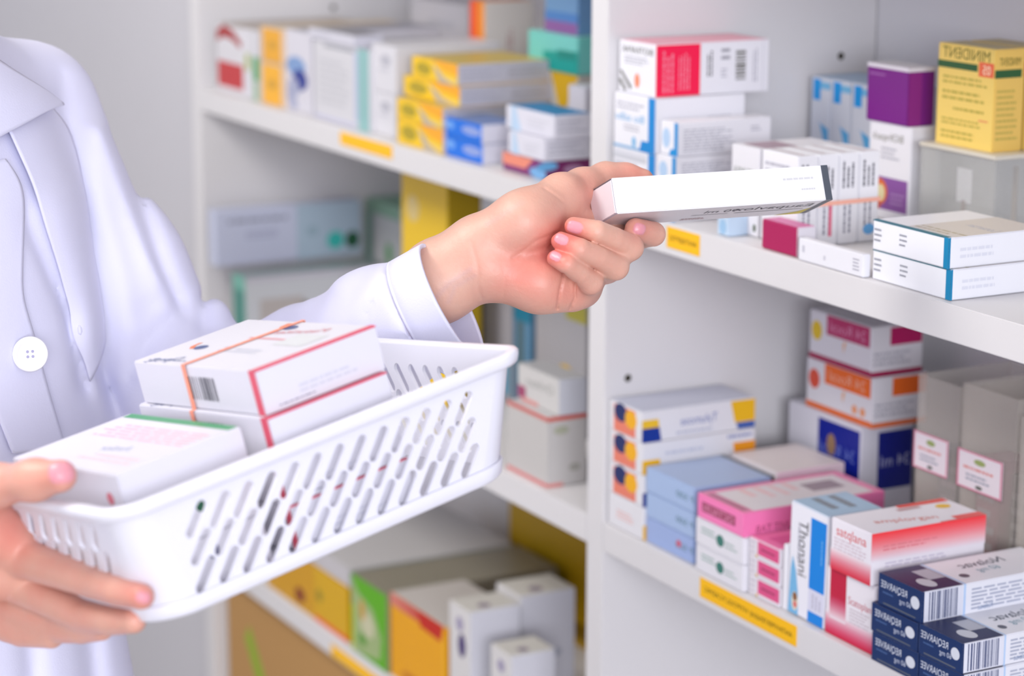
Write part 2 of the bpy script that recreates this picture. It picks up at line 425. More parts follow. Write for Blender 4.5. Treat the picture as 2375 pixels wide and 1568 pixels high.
for i in range(4):
    c = Carton(w-.0006, d, h-.0003, '#dfe3f0', sides={'T': '#a7c2de'})
    c.r('F', .12, .8, .5, .98, '#0aa0f2').r('F', .5, .9, 1, .96, '#7cc4f0').poly('F', [(.35, .62), (.95, .56), (.95, 0), (.8, 0), (.8, .4), (.5, .6)], '#5fb4ec')
    c.lines('F', .15, .05, .5, .5, 3, '#a9cdf0', 31+i, vert=True)
    o = c.done('medicine_carton', f'upright pale carton with sky blue stripes in the back corner, {LA[i]}', 'box', 'sky blue striped cartons')
    o.location = (X-w/2+i*.0287, Y+d/2, Z+.0004)
o = carton('A13', '#ecebf2')
o.text('F', 'BIOfrepack', .45, .86, .0062, '#7c7a6c', mirror=True, width=.04).lines('F', .3, .62, .75, .76, 3, LG, 36)
o.r('F', .02, .1, .95, .44, '#8f5aa4').disc('F', .28, .28, .2, .14, '#e0703c').disc('F', .32, .27, .1, .09, '#e8dcae').disc('F', .2, .14, .14, .05, '#c9604e').lines('F', .55, .16, .92, .3, 3, '#b48cc4', 37)
place(o.done('medicine_carton', 'white carton with purple picture panel standing under the plain purple box'), 'A13')
o = carton('A13p', '#7a2186', sides={'T': '#dcd9de'})
o.r('F', 0, .93, 1, 1, '#e4e0e8').r('R', 0, .93, 1, 1, '#e4e0e8').lines('F', .06, .78, .48, .86, 1, '#a468b0', 38).r('R', 0, 0, .5, .92, '#8c2b84')
place(o.done('medicine_carton', 'plain purple carton with white top edge on the white carton'), 'A13p')
for j, k in enumerate(('front', 'behind')):
    o = carton('A14', '#f3d272', sides={'T': '#cdbb80', 'R': '#efc768'})
    o.r('F', 0, .76, .7, .83, '#2f5f36').r('F', .72, .72, .98, .86, '#f0704a').text('F', 'MINIDENT', .5, .92, .0085, '#6b6a24', mirror=True, width=.056).text('F', '05', .86, .79, .007, '#fbe6c8', mirror=True)
    for q, (a, b) in enumerate(((.6, .7), (.44, .56), (.34, .4), (.06, .16), (.2, .28))): o.lines('F', .1 if q != 2 else .3, a, .9, b, 2 if q != 2 else 1, '#bcab4c', 40+q)
    o.lines('F', .75, .27, .92, .31, 1, '#ee9a6a', 46)
    o.r('R', 0, .72, .9, .8, '#2f5f36').text('R', 'MINIDENT', .5, .88, .006, '#6b6a24', mirror=True, width=.02).lines('R', .1, .1, .85, .62, 9, '#c9b257', 47)
    p = place(o.done('medicine_carton', ('yellow carton with green band and red mark on the clear box' if j == 0 else 'second yellow carton close behind the green banded yellow carton'), 'box'), 'A14', dy=.0302*j)

def clear_mat(name='clear_plastic', tint='#dedfe0', a=.74):
    m = bpy.data.materials.new(name); m.use_nodes = True; nt = m.node_tree
    for n_ in list(nt.nodes): nt.nodes.remove(n_)
    out = nt.nodes.new('ShaderNodeOutputMaterial'); mx = nt.nodes.new('ShaderNodeMixShader'); tr = nt.nodes.new('ShaderNodeBsdfTransparent'); pb = nt.nodes.new('ShaderNodeBsdfPrincipled')
    tr.inputs[0].default_value = (.96, .96, .95, 1)
    pb.inputs['Base Color'].default_value = (*lin(tint), 1); pb.inputs['Roughness'].default_value = .18
    mx.inputs[0].default_value = 1-a
    nt.links.new(tr.outputs[0], mx.inputs[1]); nt.links.new(pb.outputs[0], mx.inputs[2]); nt.links.new(mx.outputs[0], out.inputs[0])
    return m
CLEAR = clear_mat()
def clear_tub(key, label, name='clear_plastic_tub', lid=True, m=None):
    X, Y, Z, w, d, h = DIM[key]; t = .0016; m = m or CLEAR
    r = empty(name, (X-w/2, Y+d/2, Z+.0004)); tag(r, label, 'container')
    bm = bmesh.new()
    add_box(bm, (-w/2, -d/2, 0), (w/2, d/2, t), 0)
    hh = h-.003 if lid else h
    for lo, hi in (((-w/2, -d/2, t), (w/2, -d/2+t, hh)), ((-w/2, d/2-t, t), (w/2, d/2, hh)), ((-w/2, -d/2+t, t), (-w/2+t, d/2-t, hh)), ((w/2-t, -d/2+t, t), (w/2, d/2-t, hh))): add_box(bm, lo, hi, 0)
    from_bm('tub_body', bm, m, r)
    if lid:
        bm = bmesh.new(); add_box(bm, (-w/2-.0012, -d/2-.0012, hh), (w/2+.0012, d/2+.0012, h), .0006)
        from_bm('lid', bm, mat('#cfc9bd', .35), r)
    return r
clear_tub('A15', 'clear plastic box with a flat lid under the yellow cartons', 'clear_plastic_box')
X, Y, Z, w, d, h = DIM['A15']
o = Carton(.017, .0006, .026, '#e6e6f0', bev=.0001).done('paper_tag', 'small white paper tag standing inside the clear plastic box', 'tag'); o.location = (X-w*.56, Y+.012, Z+.026)
# the tag is held up by a thin stick
bm = bmesh.new(); add_box(bm, (-.002, -.001, 0), (.002, .001, .0262), .0004)
o2 = from_bm('wooden_stick', bm, mat('#7d5d55', .6)); tag(o2, 'short brown stick under the white tag inside the clear box', 'stick'); o2.location = (X-w*.56, Y+.012, Z+.0016)
bm = bmesh.new(); add_box(bm, (-.0025, -.001, 0), (.0025, .001, .056), .0004)
o2 = from_bm('wooden_stick', bm, mat('#9b8a78', .6)); tag(o2, 'long tan stick upright in the right part of the clear box', 'stick'); o2.location = (X-.012, Y+.03, Z+.0016)
for k, lab in (('A17', 'lower of the two flat white cartons with teal corner stripe'), ('A16', 'upper of the two flat white cartons with teal corner stripe')):
    o = carton(k, '#f0f1f9'); o.r('F', .94, .0, 1, 1, '#0b86b8').r('R', 0, 0, .02, 1, '#0b86b8').r('F', .0, .965, .94, 1, '#2c6f80')
    for a in (.02, .36): o.lines('F', a, .3 if a > .3 else .25, a+.11, .78, 3, '#9b9daa', 50+int(a*10), fill=.4)
    o.r('T', 0, 0, .98, .045, '#3b7f92').r('T', .4, .06, 1, 1, '#d9d4d4').lines('T', .42, .08, 1, .22, 2, '#b2aa98', 52).text('T', 'Losartan', .78, .55, .009, '#a9b0c8', mirror=True, width=.03)
    o.lines('R', .12, .25, .5, .7, 2, '#dfe1ee', 53)
    place(o.done('medicine_carton', lab+' on the upper shelf', 'box', 'flat teal cornered cartons'), k)

# ---------------------------------------------------------------- right bay, lower shelf
for k, lab in (('B1d', 'plain white carton at the bottom'), ('B1c', 'third carton from the top'), ('B1b', 'second carton from the top'), ('B1a', 'topmost carton')):
    o = carton(k, '#e5e4ea', sides={'T': '#b9bccf'} if k == 'B1a' else None)
    if k != 'B1d':
        o.r('F', .14, .05, .8, .92, '#e9826c').disc('F', .35, .7, .2, .3, '#1d2c66').disc('F', .66, .6, .18, .3, '#f4b21c')
    else: o.lines('F', .25, .3, .75, .6, 3, '#ecb8b4', 60)
    up = k in ('B1a',)
    o.poly('R', [(.0, .0), (.17, 0), (.15, .45), (0, .45)], '#0e3494' if k in ('B1a', 'B1c') else '#f4bc1e')
    if k == 'B1a': o.poly('R', [(0, .45), (.15, .45), (.14, .72), (0, .72)], '#edc030').poly('R', [(.82, .25), (1, .25), (1, .96), (.78, .96)], '#efba20').poly('R', [(.85, .02), (1, .02), (1, .24), (.83, .24)], '#4461ac').text('R', 'Tylumose', .5, .55, .0075, '#6d7bb6', mirror=True, width=.036).lines('R', .3, .1, .68, .25, 1, '#b6bace', 61)
    if k == 'B1b': o.poly('R', [(.82, .1), (1, .1), (1, .62), (.8, .62)], '#ee9a20').lines('R', .75, .72, .98, .95, 1, '#8d98c4', 62).lines('R', .2, .5, .6, .7, 1, '#c2c6d8', 63)
    place(o.done('medicine_carton', lab+' in the yellow and blue stack against the upright', 'box', 'yellow and blue printed stack'), k)
for k, lab in (('B2c', 'bottom'), ('B2b', 'middle'), ('B2a', 'top')):
    o = carton(k, '#a9bfe4' if k != 'B2c' else '#a0b4e2', sides={'T': '#a5b7da'})
    o.text('F', 'P 500', .82, .5, .0055, '#5b7f8e', mirror=True, width=.026)
    if k == 'B2c': o.disc('F', .7, .55, .05, .14, '#d0627c')
    if k == 'B2a': o.r('T', .0, .93, 1, 1, '#6f7480').disc('R', .5, .5, .03, .12, '#c46a66').r('R', .3, .3, .33, .7, '#7f97a8').r('R', .96, 0, 1, 1, '#55503a')
    place(o.done('medicine_carton', f'pale blue flat carton, {lab} of the stack of three left of the pink box', 'box', 'pale blue flat cartons'), k)
o = carton('B3', '#e0d9de', sides={'R': '#f3dbe8', 'T': '#d9d0d2'}); o.lines('R', .7, .72, .9, .9, 1, '#b49a96', 64)
place(o.done('medicine_carton', 'cream topped carton with pinkish side behind the pale blue stack'), 'B3')
for k, lab in (('B5b', 'lower'), ('B5a', 'upper')):
    o = carton(k, '#e7e6ee'); o.lines('F', .12, .45, .45, .75, 2, '#8fb0a8', 65).disc('F', .52, .5, .08, .22, '#3e7c72').lines('F', .62, .3, .88, .6, 2, '#a7bdb8', 66)
    o.seam('F', .94)
    place(o.done('medicine_carton', f'white carton with green emblem under the pink box, {lab} of two', 'box', 'white cartons with green emblem'), k)
o = carton('B4', '#f783bd', sides={'T': '#e98cb4'})
o.r('T', .12, .08, .96, .93, '#ddd6dc').lines('T', .15, .2, .6, .6, 4, '#e6b9bf', 67).r('T', .3, .62, .62, .85, '#9a8c98').r('T', .12, .02, .9, .07, '#b8738e')
o.r('F', .1, .32, .82, .72, '#a5486c').text('F', 'OCTALIN', .46, .52, .006, '#dd8fae', mirror=True, width=.042).text('R', 'ROSUVIT TAB', .27, .28, .0062, '#a8466c', mirror=True, width=.05).text('R', '25', .76, .5, .009, '#f8c4de', mirror=True)
place(o.done('medicine_carton', 'large flat pink carton with pale grey panel on its top'), 'B4')
for k, lab in (('B6c', 'lowest'), ('B6b', 'middle'), ('B6a', 'topmost')):
    o = carton(k, '#e9e4ec', sides={'T': '#ee78ac'} if k == 'B6a' else None)
    o.r('F', .3, .2, 1, .92, '#e0568c').lines('F', .42, .4, .9, .7, 1, '#a83a66', 68).disc('F', .27, .1, .03, .09, '#d9b45c')
    o.lines('F', .04, .1, .24, .9, 3, '#cfcad6', 69).r('T', .3, .1, .9, .6, '#d85c94' if k == 'B6a' else '#e9e4ec')
    place(o.done('medicine_carton', f'small white carton with pink panel, {lab} of three left of the upright blue carton', 'box', 'small pink panelled cartons'), k)
o = Carton(.006, .045, .051, '#f2f2fa').done('medicine_carton', 'very narrow plain white carton standing against the left of the upright blue carton'); o.location = (.2564, .0296, .9084)
o = carton('B7', '#eeeef8', sides={'T': '#a9c3dc'})
o.r('F', .56, .0, .98, .93, '#0a84e0').r('F', .56, .1, .98, .3, '#dcdcf0').lines('F', .64, .13, .92, .27, 3, '#b7b4c8', 70, vert=True)
o.poly('F', [(.02, 0), (.3, 0), (.28, .2), (.2, .4), (.1, .52), (.06, .4)], '#78b8e4').disc('F', .2, .12, .09, .085, '#e2dcc8').disc('F', .2, .16, .06, .04, '#8a5a3c').disc('F', .21, .09, .05, .03, '#dc6c6c')
o.text('F', 'Thonani', .38, .62, .0115, '#34343c', rot=-90, width=.043).lines('F', .2, .5, .3, .92, 1, LG, 71, vert=True).lines('F', .85, .55, .9, .85, 1, '#7cbef2', 72, vert=True).lines('T', .1, .2, .9, .8, 2, '#8a8f98', 73)
p = place(o.done('medicine_carton', 'upright white carton with bright blue panel and sideways lettering'), 'B7'); p.rotation_euler = (0, math.radians(1.2), 0); p.location.z += .0008
o = carton('B10', '#efeaf2')
o.grad('F', .0, .0, 1, .34, '#cf1440', '#efe6ee', 16).r('F', .08, .62, .42, .98, '#c21840').grad('F', .08, .25, .42, .62, '#efdfe8', '#c21840', 12).text('F', 'Scatoplant', .72, .64, .0058, '#c96070', width=.03)
o.lines('F', .5, .3, .92, .54, 5, '#cfc4ce', 74)
place(o.done('medicine_carton', 'white carton with crimson foot and stripe under the red and white ampoule box'), 'B10')
o = carton('B9', '#f1edf6')
o.grad('F', .0, .0, 1, .42, '#dc3048', '#f1e6ee', 16).text('F', 'satqlana', .5, .8, .0075, '#dc4a4e', width=.036).lines('F', .08, .4, .9, .66, 4, '#d9c8d4', 75)
o.grad('R', 0, .45, 1, 1, '#f0e6f0', '#fb4048', 16).lines('R', .12, .3, .75, .42, 2, '#cfc8dc', 76).lines('R', .1, .62, .6, .76, 2, '#e8848e', 77).lines('R', .1, .1, .6, .2, 1, '#d0cbe0', 78)
o.poly('T', [(.0, .55), (.12, .55), (.16, .98), (0, .98)], '#e8584e').r('T', .82, .75, 1, 1, '#f0605c').text('T', 'amplorgan', .62, .42, .0085, '#e0847c', rot=78, width=.05).disc('T', .34, .86, .1, .06, '#f0c02c').r('T', .16, .5, .26, .7, '#caa6aa').r('T', .97, .6, 1, .98, '#e8574e')
place(o.done('medicine_carton', 'red and white ampoule carton with yellow dot on its top'), 'B9')
NAVY = '#0c2f66'
def navy(key, label, flag):
    o = carton(key, '#eff0fa'); X, Y, Z, w, d, h = DIM[key]; e = .035/d
    o.r('F', 0, 0, 1, 1, NAVY); o.r('T', 0, 0, 1, e, '#151f52'); o.r('R', 0, 0, .012, 1, NAVY)
    o.text('F', 'REQIARVEE', .36, .7, .0052, '#dfe6f4', mirror=True, width=.03).text('F', '60 mg', .62, .4, .0038, '#cfd8ec', mirror=True).disc('F', .84, .56, .1, .2, '#dfe4f0').lines('F', .1, .38, .42, .5, 1, '#4a69a0', 79).r('F', .12, .07, .86, .12, '#5f6672')
    o.r('R', .012, .02, e, .98, '#e6e8f6').bars('R', .045, .06, e-.03, .95, 17, '#3c4a78', 80)
    o.r('R', e+.005, 0, e+.02, 1, '#bcd6fa').r('T', 0, e+.005, 1, e+.02, '#bcd6fa')
    o.disc('T', .70, e*.42, .19, e*.17, '#cfd2de').r('T', .2, e*.58, .62, e*.98, '#b9bcca')
    o.text('T', 'Nolavac', .32, e+.33, .011, '#3f4c63', rot=90, mirror=True, width=.04).text('T', '60 mg', .58, e+.3, .008, '#8fb3c4', rot=90, mirror=True, width=.02).disc('T', .7, e+.1, .08, .03, '#54586a')
    o.lines('R', e+.06, .12, .98, .85, 6, '#b0b6cc', 81).text('R', 'Nolavac', e+.16, .2, .004, '#6c86b0', mirror=True, width=.013)
    return place(o.done('medicine_carton', label, 'box', 'navy ended cartons'), key)
navy('B11c', 'white carton with navy end, bottom of the left navy stack', 0)
navy('B11b', 'white carton with navy end, second of the left navy stack', 0)
navy('B11a', 'white carton with navy end and barcode, topmost of the navy stack', 1)
navy('B13b', 'white carton with navy end, lower one at the right bottom corner', 0)
navy('B13a', 'white carton with navy end and oval mark, upper one at the right bottom corner', 1)
# back of the lower shelf
o = carton('B14c', '#dcdbe8'); o.r('F', .42, .45, .98, .95, '#0d1f92').text('F', '34 Rocal', .68, .7, .011, '#6f7fd0', mirror=True, width=.05).disc('F', .6, .74, .06, .1, '#9a7a5c').disc('F', .66, .42, .05, .04, '#b98a4c').r('R', .32, .4, .98, .93, '#0b1a82').text('R', '34 ml', .66, .66, .01, '#aeb2dc', mirror=True, width=.03).lines('R', .1, .08, .8, .2, 2, LG, 82)
place(o.done('medicine_carton', 'white carton with navy blue panels at the bottom of the back corner stack'), 'B14c')
for k, colr, lab, dotc in (('B14b', '#f26c20', 'white carton with orange panels in the middle of the back corner stack', '#e0543c'), ('B14a', '#b81a62', 'white carton with magenta panels and yellow dot on top of the back stack', '#e8c41c')):
    o = carton(k, '#e4e2ea'); lo = '#e8733c' if k == 'B14b' else '#a6124e'
    o.r('F', .28, .58, .97, .98, colr).text('F', '24 Rocal', .62, .78, .009, '#f2b49c' if k == 'B14b' else '#e08cb4', mirror=True, width=.05).disc('F', .12, .6, .085, .2, dotc).r('F', 0, 0, 1, .12, lo).r('R', 0, 0, 1, .1, lo).r('R', .36, .6, .98, .96, colr).lines('R', .05, .2, .9, .5, 3, LG, 83).poly('F', [(.55, .5), (.6, .56), (.56, .3)], '#f0b07a')
    if k == 'B14b': o.disc('F', .74, .26, .04, .09, '#f0a070').disc('F', .86, .26, .04, .09, '#f0a070')
    place(o.done('medicine_carton', lab), k)
TUB = clear_mat('hazy_plastic', '#eae2dc', .78)
for k, lab, cardlab in (('T1', 'hazy clear plastic tub with a pink framed card, nearest the orange and magenta boxes', 1), ('T2', 'hazy clear plastic tub with a pink framed card, middle of the three', 1), ('T3', 'hazy clear plastic tub at the right end of the lower shelf', 0)):
    r = clear_tub(k, lab, 'clear_plastic_tub', lid=False, m=TUB); X, Y, Z, w, d, h = DIM[k]
    if cardlab:
        c = Carton(.0415 if k == 'T1' else .0515, .0006, .029, '#efe6ee', bev=.0001)
        for q in ((0, 0, 1, .035), (0, .965, 1, 1), (0, 0, .03, 1), (.97, 0, 1, 1)): c.r('F', *q, '#e2779a')
        c.disc('F', .5, .78, .13, .08, '#9fae6c').lines('F', .14, .5, .86, .64, 1, '#e4928c', 84).lines('F', .2, .22, .8, .44, 2, '#9aa3b4', 85).disc('F', .5, .12, .08, .05, '#5d625c')
        o = from_bm('card_label', c.bm, c.mats, r); o['label'] = 'white card with pink frame'
        o.location = ((.2562-(X-w/2)) if k == 'T1' else (.3183-(X-w/2)), -d/2-.0006, .0895)
for nm, x, y, z, w, d, h, c, lab in (('medicine_carton', .262, .17, .9105, .03, .03, .105, '#6d7480', 'grey carton standing inside the first hazy tub'), ('medicine_carton', .312, .165, .9105, .026, .03, .11, '#8a5068', 'plum carton standing inside the middle hazy tub, left one'), ('medicine_carton', .341, .172, .9105, .022, .03, .102, '#3f4048', 'dark grey carton standing inside the middle hazy tub'), ('medicine_carton', .392, .165, .9105, .034, .03, .10, '#d8d8e2', 'white carton with navy edge inside the right end tub')):
    cc = Carton(w, d, h, c).lines('F', .1, .1, .85, .9, 7, '#9b98a4', 86)
    o = cc.done(nm, lab); o.location = (x, y, z)

# ---------------------------------------------------------------- left bay, upper shelf
o = carton('LA1', '#d9d7dd', sides={'T': '#a89c94'}); o.r('F', .05, .1, .98, .46, '#c22a2a').poly('F', [(.02, .74), (.05, .9), (.3, 1), (.6, .95), (.95, .78), (.9, .7), (.6, .8), (.3, .82)], '#a82a24')  # grey tops on this shelf's white cartons paint in shade from above
place(o.done('medicine_carton', 'white carton with red block and red arc at the far left of the shelf'), 'LA1')
o = carton('LA2', '#d4d3da', sides={'T': '#a89c94'}); o.r('F', .6, .28, .98, .62, '#2f9c3e').r('F', .1, .4, .35, .64, '#a3b04c').r('F', .6, .0, .95, .26, '#9ab898')
place(o.done('medicine_carton', 'white carton with green patch beside the orange cartons'), 'LA2')
for k, lab in (('LA3b', 'lower'), ('LA3a', 'upper')):
    o = carton(k, '#dcbfa0', sides={'T': '#cbb9a0'}); o.r('F', .12, .03, .86, .95, '#f4b21a' if k == 'LA3b' else '#eaa818').disc('F', .5, .5, .18, .12, '#cf9a22')
    place(o.done('medicine_carton', f'orange yellow carton with pale margins, {lab} of two on the left shelf', 'box', 'orange yellow cartons'), k)
o = carton('LA4', '#d6d4de', sides={'T': '#9a9aa8'}); o.disc('F', .4, .56, .36, .12, '#7d9ccc').disc('F', .55, .4, .28, .13, '#26358c').disc('F', .3, .22, .24, .2, '#a4a8c4').disc('F', .6, .15, .2, .1, '#d6d4de')
place(o.done('medicine_carton', 'white carton with round dark blue emblem right of the orange cartons'), 'LA4')
o = carton('LA5', '#d3d2d8', sides={'T': '#bcbcc8'}); o.r('F', .8, 0, .99, 1, '#8fbcbc').r('F', .0, .02, .78, .06, '#c2c2dc').r('F', .74, .1, .8, .95, '#b9c0dc').lines('F', .1, .2, .65, .8, 7, '#c3c3ca', 90).r('F', .2, .93, .74, .97, '#9c9ea8')
place(o.done('medicine_carton', 'large grey white carton with pale teal stripe above the yellow shelf label'), 'LA5')
o = carton('LA5b', '#d0cfdb', sides={'T': '#8d8c94'}); o.lines('F', .1, .3, .6, .6, 1, LG, 91)
place(o.done('medicine_carton', 'flat grey white carton lying on the teal striped carton'), 'LA5b')
for k, lab in (('LA6b', 'lower'), ('LA6a', 'upper')):
    o = carton(k, '#d8d7de'); o.disc('F', .58, .68, .22, .12, '#b7b7c2').lines('F', .3, .4, .8, .55, 1, '#c4c4cf', 92)
    place(o.done('medicine_carton', f'plain white carton beside the yellow stack, {lab} of two', 'box', 'plain white cartons beside the yellow stack'), k)
o = carton('LA7', '#7f8cc0', sides={'R': '#d6d8e2'}); o.r('R', 0, .72, 1, 1, '#5c6cae').r('F', .7, 0, 1, 1, '#c2c4d6')
place(o.done('medicine_carton', 'blue edged white carton behind the yellow stack'), 'LA7')
for k, lab in (('LA8d', 'lowest'), ('LA8c', 'third from the top'), ('LA8b', 'second from the top'), ('LA8a', 'topmost')):
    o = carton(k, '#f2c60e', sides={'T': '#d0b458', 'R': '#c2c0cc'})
    o.disc('F', .26, .5, .17, .3, '#b09a0a').poly('F', [(.45, 1), (1, 1), (1, .45), (.7, .6)], '#f6aa14').poly('F', [(.45, .85), (.72, .35), (.95, 0), (.6, 0)], '#bcae98').poly('F', [(.62, .4), (1, .3), (1, .05), (.9, .05)], '#ecc95c')
    o.lines('R', .04, .2, .5, .9, 4, '#a9a8b6', 93).lines('R', .55, .25, .95, .8, 3, '#a9a4ac', 94).r('R', 0, .0, 1, .08, '#c9b19c')
    place(o.done('medicine_carton', f'yellow carton with grey swoosh, {lab} in the yellow stack', 'box', 'yellow stack on the upper left shelf'), k)
for k, lab in (('LA9b', 'lower'), ('LA9a', 'upper')):
    o = carton(k, '#0a70e0', sides={'T': '#7288bc', 'R': '#e4e4f2'}); o.disc('F', .14, .6, .12, .24, '#6aa2ec').disc('F', .72, .55, .26, .24, '#8fa2dc')
    place(o.done('medicine_carton', f'bright blue carton with pale ovals, {lab} of two at the shelf edge', 'box', 'bright blue cartons'), k)
o = carton('LA11', '#7e2a72', sides={'T': '#8a6a90', 'R': '#74205e'}); o.poly('F', [(0, .35), (.0, 1), (.75, 1), (.55, .35)], '#e98c74').disc('R', .6, .5, .2, .25, '#a880a4').disc('F', .85, .3, .2, .3, '#76aee0')
o.disc('R', .06, .75, .22, .24, '#6cb0e4', a0=0, a1=360)
place(o.done('medicine_carton', 'purple carton with salmon and light blue shapes above the reaching thumb'), 'LA11')
for k, lab in (('LA10b', 'lower'), ('LA10a', 'upper')):
    o = carton(k, '#dddce8', sides={'T': '#1c7cba'} if k == 'LA10a' else None); o.poly('F', [(.1, 0), (.32, 0), (.2, 1), (.12, 1)], '#b9d2ec').lines('F', .45, .2, .9, .7, 3, '#cfcfda', 95).lines('R', .1, .2, .9, .8, 3, '#bcbccb', 96)
    place(o.done('medicine_carton', f'white carton with slanted light blue stripe, {lab} of two beside the white upright', 'box', 'slant striped white cartons'), k)
o = carton('LA12b', '#bdb9b4'); o.poly('F', [(.0, 1), (1, 1), (.55, .55), (.3, .55)], '#cfa40e').poly('F', [(.25, .55), (.6, .55), (.6, 0), (.25, 0)], '#3fae86')
place(o.done('medicine_carton', 'grey carton with yellow funnel and green stem under the teal box'), 'LA12b')
o = carton('LA12', '#74cac4', sides={'T': '#9ad4d0'}); o.poly('F', [(.35, 0), (1, 0), (1, .62), (.3, .5)], '#0f9c94').r('F', .6, .35, .96, .6, '#0a877e')
place(o.done('medicine_carton', 'teal carton with dark green teal print near the white upright'), 'LA12')
o = carton('LA13', '#6f9ac8'); o.r('F', 0, 0, .98, .22, '#8a5a9c').r('F', 0, .22, 1, .4, '#4a80c4')
place(o.done('medicine_carton', 'blue carton with purple foot on top of the teal carton'), 'LA13')
o = carton('LA12c', '#c9c8d4'); place(o.done('medicine_carton', 'small plain white carton in front of the funnel printed carton'), 'LA12c')
o = Carton(.028, .05, .16, '#c4b69e', sides={'R': '#c9a46c'}).lines('F', .2, .1, .8, .9, 8, '#b09c80', 97); p = o.done('medicine_carton', 'tall beige carton squeezed between the teal boxes and the upright'); p.location = (-.063, .21, 1.1784)
o = carton('LA15', '#f08a14', sides={'R': '#dfdad6'}); o.r('F', 0, 0, .45, 1, '#f4561a').r('F', .9, 0, 1, 1, '#f4c490').lines('R', .44, .1, .58, .9, 2, '#b98e90', 98, vert=True).disc('R', .15, .2, .08, .14, '#c4c0a8')
place(o.done('medicine_carton', 'upright cream carton with orange spine behind the yellow stack'), 'LA15')
o = carton('LA16', '#d6d4dc'); o.disc('F', .26, .6, .07, .1, '#e2b4bc').lines('F', .4, .2, .8, .45, 2, '#bcbcd4', 99).lines('F', .3, .7, .9, .85, 1, '#c6c6d0', 100)
place(o.done('medicine_carton', 'white carton with pink dot left of the orange spine carton'), 'LA16')

# ---------------------------------------------------------------- left bay, middle shelf
o = carton('LB3', '#c9ccd2', sides={'T': '#7c8a8c', 'F': '#6fb0a0'}); o.r('F', .1, .0, .9, .75, '#3f8478').poly('R', [(.42, .2), (.62, .2), (.75, 0), (.46, 0), (.38, .55)], '#6a3858').r('R', .1, .05, .4, .6, '#b9b2b0').r('R', 0, .9, 1, 1, '#c2c0cc')
place(o.done('medicine_carton', 'carton with teal end and dark plum print under the pale blue grey carton'), 'LB3')
o = carton('LB1', '#c8cde4'); o.lines('R', .08, .72, .55, .86, 1, '#8f92a6', 101).lines('R', .2, .45, .5, .6, 2, '#a0a2c0', 102).r('R', .55, .0, 1, 1, '#b0c4d6').disc('R', .82, .3, .06, .16, '#3fc0b8').disc('R', .94, .28, .05, .16, '#1f5a3c').disc('R', .66, .5, .04, .1, '#9cb4c4')
place(o.done('medicine_carton', 'pale blue grey carton with teal dots against the far left panel'), 'LB1')
o = carton('LB2', '#d6d8da', sides={'T': '#8cc0a4'}); o.r('F', 0, 0, .18, 1, '#84bca8').disc('F', .66, .55, .08, .1, '#5cb064').r('F', 0, .88, 1, 1, '#9cc4ac')
place(o.done('medicine_carton', 'white and green carton with round green emblem at the back of the middle shelf'), 'LB2')
o = carton('LB4', '#ecc204', sides={'R': '#a88a10'}); o.disc('F', .52, .4, .12, .16, '#a4665c').r('F', .44, .1, .6, .36, '#94584c').disc('F', .25, .84, .14, .06, '#e2c880')  # olive right side has its shade painted into the colour
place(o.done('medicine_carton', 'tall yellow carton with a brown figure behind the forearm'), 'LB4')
o = carton('LBl', '#c6c3c2', sides={'T': '#c9c8ca'}); o.r('F', 0, 0, 1, .05, '#d87070').r('F', .0, .94, 1, 1, '#d06058').r('R', 0, .94, 1, 1, '#d0564a').r('R', 0, 0, .4, .05, '#e08a86').disc('R', .35, .8, .2, .06, '#aeb09c').disc('R', .7, .25, .15, .06, '#a5a39c')
place(o.done('medicine_carton', 'white carton with red edges standing on the middle shelf below the reaching hand'), 'LBl')
o = carton('LBu', '#cfcdcc', sides={'T': '#b4b4b8', 'R': '#d0d2dc'}); o.text('F', 'Orlitan', .55, .62, .0085, '#a0a09e', mirror=True, width=.05).r('F', 0, .06, .2, .4, '#a2466c').r('F', .1, .0, .5, .1, '#dc8c88')
place(o.done('medicine_carton', 'white carton with grey lettering on the red edged carton'), 'LBu')
o = carton('LBm1', '#a9a7b0'); o.disc('F', .35, .18, .13, .17, '#7c2a2c').r('F', .72, .08, .95, .36, '#6aa4c4').r('F', .0, .3, .2, 1, '#3c4448')  # dark strip at the left paints in a shaded gap
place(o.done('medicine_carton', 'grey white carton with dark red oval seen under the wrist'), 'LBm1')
o = carton('LBm2', '#5f8cae'); o.r('F', .2, 0, .6, .75, '#56707c').r('F', 0, .75, 1, 1, '#1f7c9c')
place(o.done('medicine_carton', 'narrow teal blue carton seen under the hand'), 'LBm2')
o = carton('LBm3', '#a8a6ac'); o.disc('F', .6, .34, .19, .12, '#d0a810').disc('F', .63, .16, .16, .12, '#128a44').r('F', .34, .2, .5, .27, '#3c4030').r('F', .76, .12, .92, .2, '#3c4438').r('F', .6, .78, 1, .9, '#a8a03c')
place(o.done('medicine_carton', 'grey carton with a yellow disc above a green one beside the upright'), 'LBm3')

# ---------------------------------------------------------------- left bay, lowest shelf
o = carton('LC0', '#d8a806'); o.r('F', .3, .0, 1, .09, '#ea5a10').r('F', .0, 0, .6, 1, '#d29a0c').disc('F', .42, .25, .06, .14, '#7c1808').disc('F', .66, .5, .04, .12, '#a08a14')
place(o.done('medicine_carton', 'wide yellow carton with orange foot under the flat grey white carton'), 'LC0')
o = carton('LC1', '#c6c3c9', sides={'T': '#c6c4c6'}); place(o.done('medicine_carton', 'flat grey white carton lying on the wide yellow carton'), 'LC1')
o = carton('LC2', '#5cae10', sides={'T': '#8c8676', 'R': '#8c8676'}); o.poly('F', [(.0, .0), (.0, .95), (.2, .8), (.6, .7), (.85, .4), (.8, .1)], '#9fb47c').disc('F', .45, .45, .2, .16, '#c9c8a8').disc('F', .3, .6, .08, .14, '#c89a44').disc('F', .3, .22, .12, .08, '#5f9a38').r('F', 0, 0, .06, .6, '#bcd00c')
